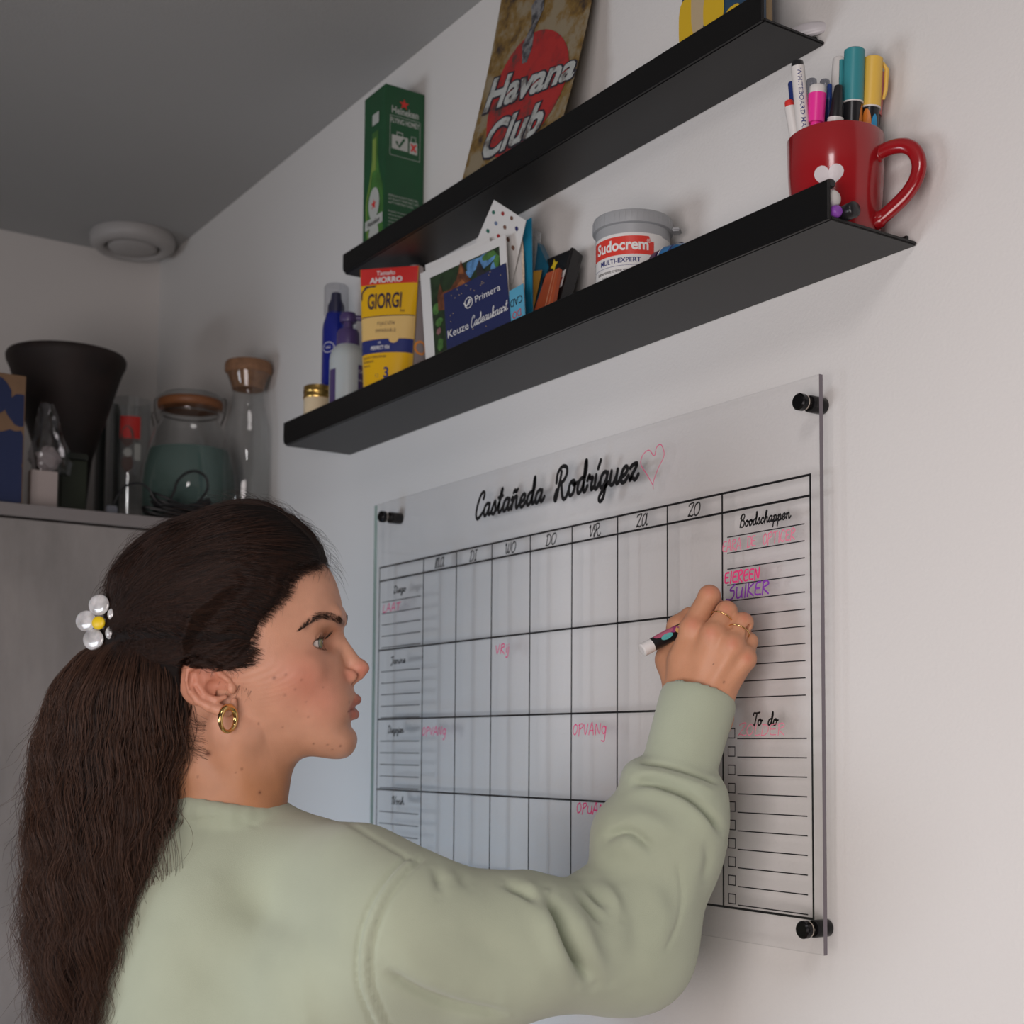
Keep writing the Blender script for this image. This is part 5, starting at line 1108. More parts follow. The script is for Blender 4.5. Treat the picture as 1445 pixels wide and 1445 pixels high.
a_ = math.atan2(CAM[1]-cy, CAM[0]-cx)+1.42; MB().box((R1*1.05, -.008, zl-.002), (R1*1.30, .008, zl+.002), Matrix.Translation((cx, cy, 0)) @ Matrix.Rotation(a_, 4, 'Z')).build('pull_tab', GREYP, lid, bevel=.0015)
cm = cyl_map(cx, cy, R1*1.003, SZ); H = zl-SZ
g = Ink(); g.rect(-.055, .004, .036, H*.875, 30, 1); g.rect(.036, .004, .060, H*.86, 8, 1); g.build('paper_label', WHITEP, cm, t, lift=.0002)
vb = H*.50+.0140; g = Ink(); n = 26; us = np.linspace(-.055, .024, n); topv = [vb+.0205-(.006 if u > .020 else 0) for u in us]
g.poly([(u, vb) for u in us]+[(u, tv2) for u, tv2 in zip(us, topv)], [(i, i+1, n+i+1, n+i) for i in range(n-1)]); g.build('red_banner', mat('banner_red', (.66, .045, .03), rough=.4), cm, t, lift=.0004)
g = Ink(); g.text('Sudocrem', -.0145, vb+.0052, .0125, wscale=.92, bold=.028); g.text('®', .0175, vb+.0130, .0045); g.build('white_print', WINK, cm, t, lift=.0007)
g = Ink(); g.text('MULTI-EXPERT', -.016, vb-.0085, .0055, wscale=1.0, bold=.02); g.rect(-.054, vb-.0120, .010, vb-.0116, 16, 1); g.build('blue_print', NAVYI, cm, t, lift=.0005)
g = Ink(); g.text('kalmerende crème voor de huid', -.0165, vb-.0185, .0042, wscale=.78); g.text('bij luieruitslag en', -.022, vb-.0250, .0042, wscale=.78); g.text('wondjes', -.022, vb-.0310, .0042, wscale=.78); g.build('black_print', BLK, cm, t, lift=.0005)
# blue tube lying down
pL, pR = on_y(944, 352, -.060), on_y(1050, 322, -.052); zc = SZ+.041; pL[2] = SZ+.058-.012; pR[2] = SZ+.058-.020
t = empty('blue_tube', pL*[1, 1, 0]+[0, 0, SZ], 'bright blue squeeze tube with purple cap lying beside the round tub', 'tube')
Mt = axis_frame(pL, pR); Lt = float(np.linalg.norm(pR-pL)); prof = [(.0130, -.016), (.0178, -.014), (.0190, -.004)]
MB().lathe(prof, Mt, 28).build('cap', mat('aubergine_plastic', (.035, .018, .07), rough=.35), t, auto=50)
b = MB(); V = []; nn = 28
for j in range(13):
    s = j/12; w = .0205+.004*s; h_ = .0195*(1-s**1.6)+.0012
    for i in range(nn): a = 2*PI*i/nn; V.append(Mt @ Vector((w*math.sin(a)*.9, h_*math.cos(a), s*Lt)))
b.add(V, [(j*nn+i, j*nn+(i+1) % nn, (j+1)*nn+(i+1) % nn, (j+1)*nn+i) for j in range(12) for i in range(nn)]+[tuple(range(nn)), tuple(12*nn+i for i in range(nn))])
b.build('tube_body', mat('azure_tube', (.006, .17, .44), rough=.3, coat=.3), t, auto=60)
for s_, w_ in ((.02, .0015), (.16, .0028)):
    MB().lathe([(.0200+.0008, s_*Lt), (.0200+.0008, s_*Lt+w_)], Mt, 28, cap0=False, cap1=False).build('stripe', NAVYI if s_ > .1 else WINK, t)
t = empty('crumpled_wrapper', on_y(1045, 312, -.06), 'crumpled black and silver wrapper peeking above the lip by blue tube', 'wrapper')
p = on_y(1047, 318, -.05); p[2] = SZ+.026; bm = bmesh.new(); bmesh.ops.create_icosphere(bm, subdivisions=3, radius=.024)
for v in bm.verts: k = 1+random.uniform(-.16, .16); v.co = Vector((v.co.x*1.1*k, v.co.y*.8*k, v.co.z*.98*k))+V3(p)
me = bpy.data.meshes.new('wrapper'); bm.to_mesh(me); bm.free(); link('foil', me, mat('wrapper_foil', (.16, .16, .15), rough=.4, metal=.3, noise=(90, .9)), t)
# pens lying at the open right end of the shelf
def pen_lying(px, py, Y, z, r, L, body, endm, label, name='marker', endname='end_cap'):
    p = on_y(px, py, Y); x1 = p[0]; t = empty(name, (x1, Y, z-r), label, 'marker', 'pens lying at the open end of the lower shelf')
    M = frame((x1, Y, z), (0, 1, 0), None, (-1, 0.06, 0))
    MB().lathe([(r*.75, 0), (r, .002), (r, .012)], M, 24).build(endname, endm, t, auto=50); MB().lathe([(r*.97, .012), (r*.97, L-.02), (r*.6, L)], M, 24).build('barrel', body, t, auto=50); return t
BKP = mat('black_pen_plastic', (.012, .012, .014), rough=.3); WHP = mat('white_pen_plastic', (.66, .64, .62), rough=.35); PUP = mat('violet_pen_plastic', (.25, .07, .42), rough=.35)
pen_lying(1208, 301, -.0915, SZ+.0075, .0072, .11, BKP, BKP, 'black marker lying on lower shelf, its round end beside the mug')
pen_lying(1184, 303, -.1035, SZ+.0060, .0055, .12, PUP, PUP, 'violet pen lying lowest in the corner behind the lip')
pen_lying(1180, 288, -.1010, SZ+.0200, .0075, .12, BKP, WHP, 'marker with white round end lying on top of the violet pen')
pen_lying(1175, 274, -.1040, SZ+.0330, .0045, .10, BKP, BKP, 'thin black pen lying topmost of the corner pile, under the mug heart')

# ------------------------------------------------------------------ mug with pens
mx, my = on_y(1179, 215, -.050)[:2]; mpp = .00066; zr = on_y(1179, 199, -.050)[2]; Rm = 68.5*mpp
mug = empty('mug', (mx, my, SZ), 'glossy red mug with white heart holding pens at the right end of shelf', 'mug')
RED = mat('red_glaze', (.30, .008, .012), rough=.2, coat=.35, spec=.5)
wprof = [(Rm*.80, SZ), (Rm*.86, SZ+.002), (Rm*.89, SZ+.010), (Rm*.93, SZ+.035), (Rm*.975, SZ+.065), (Rm, zr-.001), (Rm*.985, zr), (Rm*.965, zr-.001), (Rm*.93, SZ+.06), (Rm*.86, SZ+.012), (Rm*.5, SZ+.007)]
lathe_on(mx, my, wprof, 'cup', RED, mug, n=72, auto=70)
hdir = unit([1, .34, 0])
def hpnt(px, py):
    """handle outline: pixel to the upright plane through the mug axis"""
    P0 = np.array([mx, my, 0]); n_ = np.cross(hdir, [0, 0, 1]); d = ray(px, py); return CAM+d*(((P0-CAM)@n_)/(d@n_))
hpts = smooth_line([hpnt(*q) for q in ((1236, 219), (1246, 213), (1262, 207), (1278, 206), (1291, 214), (1297, 232), (1293, 252), (1281, 272), (1264, 290), (1248, 304), (1234, 314))], 6)
MB().tube(hpts, [.0068]*4+[.0052]*(len(hpts)-9)+[.0062]*5, 14, flat=1.35).build('handle', RED, mug, smooth=True)
rfun = lambda v: float(np.interp(v, [p[1]-SZ for p in wprof[:6]], [p[0] for p in wprof[:6]]))
g = Ink(); hpy = heart_pts((-9.5*mpp, on_y(1170, 245, -.09)[2]-SZ+.001), 22*mpp)
ctr = (-9.5*mpp, on_y(1170, 245, -.09)[2]-SZ+.001); rings = [[(ctr[0]+(p[0]-ctr[0])*k, ctr[1]+(p[1]-ctr[1])*k) for p in hpy] for k in (.34, .67, 1)]
g.poly([ctr]+sum(rings, []), [(0, i+1, (i+1) % 28+1) for i in range(28)]+[(1+28*q+i, 1+28*(q+1)+i, 1+28*(q+1)+(i+1) % 28, 1+28*q+(i+1) % 28) for q in range(2) for i in range(28)])
g.build('white_heart', mat('heart_white', (.60, .55, .56), rough=.3), cyl_map(mx, my, Rm, SZ, rf=rfun), mug, lift=.0003)
def pen(px0, py0, px1, py1, Y0, label, parts, name='marker', flat=1):
    """a pen leaning in the mug; (px0, py0) its top, (px1, py1) a lower point at the rim; parts = (part name, from, to, radius px from, radius px to, material) with distances in px down from the top"""
    Dm = float((np.array([mx, my, zr])-CAM) @ CF); dd = (-Y0-.055)*1.15; A = at(px0, py0, Dm-dd); B_ = at(px1, py1, Dm-dd*.9); d = unit(B_-A); k = .00066
    tend = (SZ+.012-A[2])/d[2]; root = empty(name, A+d*tend, label, 'marker' if name == 'marker' else name.split('_')[-1], 'pens and markers standing in the red mug'); M = axis_frame(A, B_)
    c2 = np.hypot(A[0]+d[0]*tend-mx, A[1]+d[1]*tend-my)
    if c2 > Rm*.8-.009:                                                     # keep the foot inside the cup
        foot = np.array([mx, my])+(np.array([A[0]+d[0]*tend, A[1]+d[1]*tend])-[mx, my])*(Rm*.8-.009)/c2; M = axis_frame(A, (foot[0], foot[1], SZ+.012))
    for nm, a, b2, r0, r1, m in parts:
        b2 = min(b2*k, tend*.985) if b2 < 900 else tend*.985
        MB().lathe([(r0*k*.82, a*k), (r0*k, a*k+.0012), (r1*k, b2)] if a == 0 else [(r0*k, a*k), (r1*k, b2)], M, 24).build(nm, m, root, auto=50)
    return root, M
TEAL = mat('teal_pen_cap', (.035, .24, .27), rough=.4); YELP = mat('yellow_pen_cap', (.75, .48, .08), rough=.4); PNKP = mat('rose_pen_cap', (.66, .20, .20), rough=.4); HOTP = mat('hot_pink_plastic', (.78, .03, .30), rough=.35); DBLP = mat('dark_blue_pen', (.01, .025, .14), rough=.3); GRYC = clear_mat('smoky_clear', (.55, .56, .60), .6, .1, .08)
r_, M = pen(1125, 86, 1134, 190, -.064, 'white barrel marker with black cap, tallest at the left of the mug', [('cap', 0, 8.5, 8.2, 9, BKP), ('barrel', 8.5, 999, 9.6, 9.6, WHP)])
Mi = np.array(M.to_3x3()).T; cd0 = Mi @ (-CF); a0 = math.atan2(cd0[1], cd0[0]); g = Ink(); g.text('WHITEBOARD MARKER', .040, -.0022, .0042, wscale=1.15, bold=.01); g.text('bullet tip 1-3mm', .095, -.0020, .0036, wscale=1.1)
g.build('blue_print', NAVYI, lambda u, v, l: np.array(M @ Vector(((.0064+l)*math.cos(a0-v/.0064), (.0064+l)*math.sin(a0-v/.0064), u+.004))), r_, lift=.0001)
pen(1113, 142, 1123, 200, -.056, 'short white marker with red cap, leftmost in the mug', [('cap', 0, 9, 6.3, 6.8, REDI), ('barrel', 9, 999, 7.6, 7.6, WHP)])
pen(1117, 116, 1124, 200, -.050, 'dark blue pen mostly hidden behind the tall white marker', [('barrel', 0, 999, 5.5, 5.5, DBLP)], 'ballpoint_pen')
pen(1154, 121, 1151, 182, -.066, 'hot pink highlighter with pale top under a clear cap', [('clear_top', 0, 12, 11.5, 11.5, WHP), ('cap', 12, 52, 12.8, 11.8, HOTP), ('barrel', 52, 999, 8, 8, HOTP)], 'highlighter')
pen(1145, 112, 1148, 190, -.045, 'pen with grey smoky clear cap left behind the pink highlighter', [('cap', 0, 30, 7.5, 8, GRYC), ('barrel', 30, 999, 5.5, 5.5, DBLP)], 'ballpoint_pen')
pen(1164, 113, 1162, 190, -.043, 'pen with clear cap and blue clip right behind the pink highlighter', [('cap', 0, 30, 7, 8, GRYC), ('barrel', 30, 999, 5.5, 5.5, DBLP)], 'ballpoint_pen')
pen(1171, 119, 1168, 190, -.050, 'slim dark blue pen between highlighter and black brush pen', [('clip', 0, 22, 3.5, 4, mat('royal_blue_plastic', (.012, .05, .26), rough=.3)), ('barrel', 22, 999, 4.4, 4.4, DBLP)], 'ballpoint_pen')
pen(1184, 82, 1181, 190, -.036, 'marker with tall white cap at the back, behind the teal one', [('cap', 0, 60, 9, 12, WHP), ('barrel', 60, 999, 10, 10, BKP)])
pen(1184, 121, 1177, 190, -.068, 'black capped brush pen with white collar, left of the teal marker', [('cap', 0, 46, 6, 10.5, BKP), ('barrel', 46, 999, 11.5, 11.5, WHP)])
def pattern(M, r, z0, z1, col, a_, b2, um):
    Mi = np.array(M.to_3x3()).T; cd0 = Mi @ (-CF); a0 = math.atan2(cd0[1], cd0[0]); rd = Mi @ CR; sg = 1 if ((math.atan2(rd[1], rd[0])-a0+PI) % (2*PI)-PI) > 0 else -1; g = Ink(); uc, vc = a0+sg*(a_+b2)/2, (z0+z1)/2
    rr = [[(uc+(b2-a_)/2*math.cos(q)*k*sg, vc+(z1-z0)/2*math.sin(q)*k) for q in np.linspace(0, 2*PI, 18, endpoint=False)] for k in (.5, 1)]
    g.poly([(uc, vc)]+rr[0]+rr[1], [(0, i+1, (i+1) % 18+1) for i in range(18)]+[(1+i, 19+i, 19+(i+1) % 18, 1+(i+1) % 18) for i in range(18)])
    return g.build('printed_pattern', mat(col, um, rough=.4), lambda u, v, l: np.array(M @ Vector(((r+l)*math.cos(u), (r+l)*math.sin(u), v))), None, lift=.0003)
def adopt(o, p): o.parent = p; bpy.context.view_layer.update(); o.matrix_parent_inverse = p.matrix_world.inverted()
r_, M = pen(1206, 70, 1202, 190, -.062, 'thick marker with teal cap, tallest in the mug', [('cap', 0, 75, 14.5, 15, TEAL), ('ring', 75, 77, 15.2, 15.2, WHP), ('barrel', 77, 999, 13.5, 13, BKP)])
MB().tube([np.array(M @ Vector(((15*.00066+.0018)*math.cos(q), (15*.00066+.0018)*math.sin(q), z))) for q, z in ((2.6, .008), (2.6, .030), (2.6, .040))], [.0022, .0020, .0014], 8).build('clip', TEAL, r_)
adopt(pattern(M, 13.4*.00066, .052, .100, 'print_orange', .5, 1.5, '#c9772a'), r_)
g = Ink(); g.text('01', .0, .0, .006); 
r_, M = pen(1232, 82, 1226, 190, -.058, 'thick marker with yellow cap and side clip, right of the teal one', [('cap', 0, 71, 14.2, 14.6, YELP), ('ring', 71, 73, 14.8, 14.8, WHP), ('barrel', 73, 999, 13, 12.5, BKP)])
Mi = np.array(M.to_3x3()).T; rd = Mi @ CR; q = math.atan2(rd[1], rd[0])
MB().tube([np.array(M @ Vector((rr*math.cos(q), rr*math.sin(q), z))) for rr, z in ((.0090, .004), (.0135, .010), (.0135, .030), (.0118, .038))], [.0018, .0022, .0020, .0014], 8).build('clip', YELP, r_)
adopt(pattern(M, 12.9*.00066, .050, .085, 'print_orange', -1.2, .0, '#c9772a'), r_); adopt(pattern(M, 12.95*.00066, .055, .092, 'print_blue', -.1, .8, '#2f8fc0'), r_)
pen(1241, 103, 1236, 190, -.040, 'marker with rose pink cap at the right, behind the yellow one', [('cap', 0, 64, 9, 10.5, PNKP), ('barrel', 64, 999, 9.5, 9.5, BKP)])

# ------------------------------------------------------------------ upper shelf
# gift box for a beer bottle
bx0, bx1, by0, by1, bzt = -1.842, -1.776, -.0665, -.0010, 2.469
t = empty('bottle_gift_box', ((bx0+bx1)/2, (by0+by1)/2, UZT), 'tall green beer gift box with bottle picture at the left end of upper shelf', 'box')
GRN = mat('beer_green_card', (.008, .075, .025), rough=.4, noise=(9, .25)); MB().box((bx0, by0, UZT), (bx1, by1, bzt)).build('carton', GRN, t, bevel=.0006, seg=1)
fm = plane_map((bx1, by0, UZT), (0, 1, 0), (0, 0, 1)); H = bzt-UZT; w = by1-by0
g = Ink(); g.text('Heineken', w*.50, H*.842, .0110, wscale=.78, bold=.02); g.text('FLYING HOMEY', w*.50, H*.785, .0080, wscale=.62, bold=.02)
x0, x1, z0, z1 = w*.12, w*.88, H*.595, H*.825
for a in ((x0, z0, x1, z0+.0006), (x0, z1, x1, z1+.0006), (x0, z0, x0+.0006, z1), (x1, z0, x1+.0006, z1)): g.rect(*a)
g.rect(w*.17, H*.635, w*.58, H*.715); g.rect(w*.62, H*.630, w*.82, H*.700); g.line([(w*.30, H*.715), (w*.30, H*.735), (w*.44, H*.735), (w*.44, H*.715)], .0014, smooth=False); g.line([(w*.66, H*.70), (w*.67, H*.73), (w*.77, H*.73), (w*.78, H*.70)], .0010, smooth=False)
for i in range(3): g.text('PREMIUM QUALITY PURE MALT LAGER'[i*5:i*5+24], w*.10, H*(.355-.020*i), .0034, wscale=.8, align='LEFT')
for i in range(7): g.text('Brewed by the brewery in Amsterdam Holland since'[i*3:i*3+26], w*.10, H*(.265-.020*i), .0030, wscale=.8, align='LEFT')
g.build('white_print', mat('pale_print', (.45, .47, .44), rough=.5), fm, t)
g = Ink(); g.poly(star_pts((w*.47, H*.905), .0085)); g.line([(w*.67, H*.685), (w*.77, H*.648)], .003, False); g.line([(w*.77, H*.685), (w*.67, H*.648)], .003, False); g.build('red_print', REDI, fm, t, lift=.0008)
g = Ink(); g.line([(w*.29, H*.675), (w*.35, H*.650), (w*.48, H*.700)], .0035, False); g.build('tick_print', GRN, fm, t, lift=.0008)
fm = plane_map((bx0, by0, UZT), (1, 0, 0), (0, 0, 1)); w = bx1-bx0; bc = w*.55
def botl(k, dx=0, r_=1): return [(bc+dx+s*wd*k*r_, H*v) for s, seq in ((1, [(.30, .02), (.30, .33), (.28, .42), (.15, .52), (.105, .60), (.10, .74), (.115, .76)]), (-1, [(.115, .76), (.10, .74), (.105, .60), (.15, .52), (.28, .42), (.30, .33), (.30, .02)])) for wd, v in seq]
g = Ink(); g.poly(botl(w*1.35)); g.build('bottle_print', mat('bottle_green_print', (.05, .17, .03), rough=.35, noise=(40, .35)), fm, t)
g = Ink(); g.line([(bc-.026*w*10/10-.010, H*.05), (bc-.0105-.014, H*.33), (bc-.014, H*.46), (bc-.004, H*.62)], .003); g.rect(bc-.007, H*.50+.008, bc+.004, H*.72); g.build('highlight_print', mat('light_green_print', (.22, .33, .06), rough=.4), fm, t, lift=.0008)
g = Ink(); g.disc((bc, H*.34), .0165, 24, ry=.024); g.rect(bc-.027, H*.205, bc+.027, H*.262); g.disc((bc, H*.155), .0155, 20, ry=.020); g.rect(bc-.008, H*.80, bc+.012, H*.865); g.build('label_print', mat('pale_print'), fm, t, lift=.0011)
g = Ink(); g.poly(star_pts((bc, H*.335), .0085)); g.build('red_print', REDI, fm, t, lift=.0014); g = Ink(); g.text('Heineken', bc, H*.218, .0085, wscale=.85, bold=.01); g.build('label_name', BLK, fm, t, lift=.0014)
# rusty tin sign
TLc, TRc = on_y(703+100*.2016, -100, -.010), on_y(828.4+100*.224, -100, -.010)
t = empty('tin_sign', on_z(720, 220, UZT), 'rusty weathered metal sign with red disc and pale slanted lettering on upper shelf', 'sign'); t['label'] = 'rusty weathered metal sign with red disc and pale slanted lettering on upper shelf'
BLc, BRc = on_z(650.5, 262, UZT+.001), on_z(786, 190, UZT+.001); BLc[1] = BRc[1] = -.066; BLc = on_y(649, 266, -.068); BRc = on_y(786, 191, -.068)
nrm = unit(np.cross(BRc-BLc, TLc-BLc)); nrm = nrm if nrm@(CAM-BLc) > 0 else -nrm
def sgn(u, v, l): return (BLc*(1-u)+BRc*u)*(1-v)+(TLc*(1-u)+TRc*u)*v+nrm*(l-.006*math.sin(PI*v))
b = MB(); nu, nv = 8, 24
V = [sgn(i/nu, -.02+1.02*j/nv, 0) for j in range(nv+1) for i in range(nu+1)]+[sgn(i/nu, -.02+1.02*j/nv, -.0012) for j in range(nv+1) for i in range(nu+1)]; k = (nu+1)*(nv+1)
Fq = [(j*(nu+1)+i, j*(nu+1)+i+1, (j+1)*(nu+1)+i+1, (j+1)*(nu+1)+i) for j in range(nv) for i in range(nu)]; Fq += [tuple(a+k for a in q[::-1]) for q in Fq]
for j in range(nv):
    for i in (0, nu): a = j*(nu+1)+i; c = a+nu+1; Fq.append((a, c, c+k, a+k))
def rust_mat(name, base, c2, c3_, sc):
    m = mat(name, base, rough=.5, coat=.15)
    if m.get('done'): return m
    m['done'] = 1; nt = m.node_tree; N_ = nt.nodes; L_ = nt.links; tc = N_.new('ShaderNodeTexCoord'); nz = N_.new('ShaderNodeTexNoise'); nz.inputs['Scale'].default_value = sc; nz.inputs['Detail'].default_value = 8; nz.inputs['Roughness'].default_value = .65
    L_.new(tc.outputs['Object'], nz.inputs['Vector']); cr = N_.new('ShaderNodeValToRGB'); e = cr.color_ramp.elements; e[0].position = .36; e[0].color = (*c3_, 1); e[1].position = .47; e[1].color = (*c2, 1); e2 = e.new(.56); e2.color = (*base, 1)
    L_.new(nz.outputs['Fac'], cr.inputs[0]); L_.new(cr.outputs[0], N_['Principled BSDF'].inputs['Base Color']); return m
b.add(V, Fq).build('metal_sheet', rust_mat('rusty_tin', (.26, .21, .13), (.20, .115, .02), (.035, .02, .015), 22), t, auto=60)
RS = rust_mat('red_enamel', (.40, .018, .016), (.34, .014, .014), (.09, .035, .03), 34); LS = rust_mat('pale_enamel', (.46, .48, .46), (.40, .42, .40), (.10, .08, .07), 38)
g = Ink(); n = 40; cc = (.53, .30); rr = [[(cc[0]+.40*math.cos(q)*k, cc[1]+.27*math.sin(q)*k) for q in np.linspace(0, 2*PI, n, endpoint=False)] for k in (.5, 1)]
g.poly([cc]+rr[0]+rr[1], [(0, i+1, (i+1) % n+1) for i in range(n)]+[(1+i, n+1+i, n+1+(i+1) % n, 1+(i+1) % n) for i in range(n)]); g.build('red_disc', RS, sgn, t, lift=.0006)
def outlined(body, u, v, h, ws, sh):
    for nm, bold, m, lf in (('lettering_outline', .075, mat('dark_outline', (.02, .018, .03), rough=.5), .0010), ('lettering', .030, LS, .0014)):
        g = Ink(); g.text(body, u, v, h, wscale=ws, bold=bold, shear=sh); g.build(nm, m, sgn, t, lift=lf)
outlined('Havana', .525, .285, .130, 1.78, .20); outlined('Club', .47, .075, .150, 1.58, .20)
g = Ink(); g.poly([(.40, .44), (.36, .52), (.42, .60), (.38, .68), (.46, .75), (.44, .98), (.49, .98), (.50, .76), (.52, .66), (.46, .58), (.48, .50), (.45, .44)]); g.build('grey_figure', rust_mat('grey_enamel', (.20, .20, .20), (.08, .08, .09), (.02, .02, .02), 90), sgn, t, lift=.0009)
# tin box with yellow and navy pattern
x0, x1 = on_y(957, 40, -.070)[0], on_y(1077, 5, -.056)[0]
t = empty('tin_box', ((x0+x1)/2, -.056, UZT), 'rounded tin box in yellow and navy print at the right end of upper shelf', 'tin')
def rr_poly(x0, y0, x1, y1, r, n=8): return [(cx_+r*math.cos(a), cy_+r*math.sin(a)) for cx_, cy_, s in ((x1-r, y1-r, 0), (x0+r, y1-r, PI/2), (x0+r, y0+r, PI), (x1-r, y0+r, 1.5*PI)) for a in np.linspace(s, s+PI/2, n)]
PP = rr_poly(x0, -.073, x1, -.040, .0155); b = MB(); b.prism(PP, lambda u, v, d: (u, v, d), UZT, UZT+.13); b.build('tin_body', mat('navy_tin', (.015, .05, .10), rough=.35, coat=.3), t, auto=50)
b = MB(); b.prism(rr_poly(x0-.001, -.074, x1+.001, -.039, .0160), lambda u, v, d: (u, v, d), UZT+.13, UZT+.145); b.build('lid', mat('tin_gold', (.45, .30, .12), rough=.3, metal=1), t, auto=50)
b = MB(); b.prism(rr_poly(x1-.008, -.052, x1+.0005, -.0420, .003, 4), lambda u, v, d: (u, v, d), UZT+.0, UZT+.13); b.build('seam', mat('bare_tin', (.30, .22, .13), rough=.3, metal=.8), t)
fm = plane_map((x0+.010, -.0732, UZT), (1, 0, 0), (0, 0, 1)); random.seed(5)
for i, (u, v, a, b2, cn) in enumerate([(.008, .050, .013, .028, 0), (.026, .062, .011, .030, 2), (.050, .048, .016, .022, 0), (.062, .090, .014, .030, 0), (.086, .075, .012, .030, 0), (.098, .040, .010, .020, 1), (.036, .095, .012, .020, 0), (.016, .100, .012, .018, 2), (.080, .022, .012, .016, 0), (.030, .018, .010, .012, 1), (.1, .11, .012, .02, 2)]):
    if u > x1-x0-.022: continue
    g = Ink(); g.poly([(u+a*math.copysign(abs(math.cos(q))**.6, math.cos(q)), v+b2*math.copysign(abs(math.sin(q))**.7, math.sin(q))) for q in np.linspace(0, 2*PI, 22, endpoint=False)]); g.build('printed_pattern', mat(('tin_yellow', 'tin_orange', 'tin_cream')[cn], ((.62, .40, .015), (.52, .22, .02), (.46, .36, .22))[cn], rough=.35), fm, t, lift=.0003+.0001*i)
# white paddle sticking out past the shelf end
pA, pB = on_z(1108, 53, UZT+.010), on_z(1172, 37, UZT+.015)
t = empty('plastic_tongue', pA, 'rounded white plastic tongue lying at the right end of upper shelf', 'plastic tongue')
b = MB(); V = []; d = unit(pB-pA); Ls = float(np.linalg.norm(pB-pA)); up_ = unit(np.cross(np.cross(d, -CF), d)); up_ = unit(np.array([0, 0, 1.])-d*d[2]); sd = np.cross(d, up_)
for j in range(17):
    s = j/16; w = .0078*(math.sqrt(max(1-((s-.42)/.60)**2, .02))) ; c = pA+d*(Ls*s); c[2] += .002*math.sin(PI*s)
    for i in range(16): a = 2*PI*i/16; V.append(c+up_*w*math.cos(a)+sd*w*.45*math.sin(a))
b.add(V, [(j*16+i, j*16+(i+1) % 16, (j+1)*16+(i+1) % 16, (j+1)*16+i) for j in range(16) for i in range(16)]+[tuple(range(16)), tuple(256+i for i in range(16))]); b.build('blade', mat('white_plastic', (.55, .53, .55), rough=.3), t, smooth=True)
# ------------------------------------------------------------------ ceiling vent
vx, vy = -2.800, -.100
t = empty('ceiling_vent', (vx, vy, CEIL-.03), 'round white ventilation valve on the ceiling in the corner', 'vent')
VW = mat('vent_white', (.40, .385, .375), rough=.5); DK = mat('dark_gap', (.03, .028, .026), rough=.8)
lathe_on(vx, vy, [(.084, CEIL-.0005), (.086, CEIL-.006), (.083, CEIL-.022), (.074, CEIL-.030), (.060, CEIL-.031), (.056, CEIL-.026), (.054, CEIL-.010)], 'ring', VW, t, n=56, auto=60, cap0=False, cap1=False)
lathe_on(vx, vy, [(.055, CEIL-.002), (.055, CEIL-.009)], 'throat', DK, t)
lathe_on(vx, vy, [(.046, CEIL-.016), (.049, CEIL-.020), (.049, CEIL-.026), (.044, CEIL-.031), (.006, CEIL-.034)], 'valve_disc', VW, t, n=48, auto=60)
# ------------------------------------------------------------------ tall cabinet
XF = -2.26; ZC = on_x(0, 707.3, XF)[2]; YC0, YC1 = -1.25, -.004
cab = empty('tall_cabinet', (XF-.3, (YC0+YC1)/2, 0), 'tall cabinet with grey concrete-look door and slim top panel', 'cabinet')
def concrete(name, a, b2):
    m = mat(name, a, rough=.6); nt = m.node_tree; N_ = nt.nodes; L_ = nt.links; tc = N_.new('ShaderNodeTexCoord'); mp = N_.new('ShaderNodeMapping'); mp.inputs['Scale'].default_value = (1, 1.6, .55); L_.new(tc.outputs['Object'], mp.inputs[0])
    nz = N_.new('ShaderNodeTexNoise'); nz.inputs['Scale'].default_value = 7; nz.inputs['Detail'].default_value = 9; nz.inputs['Roughness'].default_value = .62; L_.new(mp.outputs[0], nz.inputs['Vector'])
    cr = N_.new('ShaderNodeValToRGB'); e = cr.color_ramp.elements; e[0].position = .34; e[0].color = (*b2, 1); e[1].position = .66; e[1].color = (*a, 1); L_.new(nz.outputs['Fac'], cr.inputs[0]); L_.new(cr.outputs[0], N_['Principled BSDF'].inputs['Base Color']); return m
CON = concrete('concrete_laminate', (.31, .285, .27), (.215, .20, .19)); CAR = mat('carcass_grey', (.215, .195, .19), rough=.55)
MB().box((XBACK+.01, YC0, .0), (XF-.022, YC1, ZC-.022)).build('carcass', CAR, cab)
MB().box((XBACK+.01, YC0-.005, ZC-.0205), (XF, YC1, ZC)).build('top_panel', CAR, cab, bevel=.0008, seg=1)
MB().box((XF-.020, YC0+.66, .08), (XF, YC1-.002, ZC-.0245)).build('door', CON, cab, bevel=.001, seg=1)
MB().box((XF-.020, YC0+.002, .08), (XF, YC0+.656, ZC-.0245)).build('door', CON, cab, bevel=.001, seg=1)
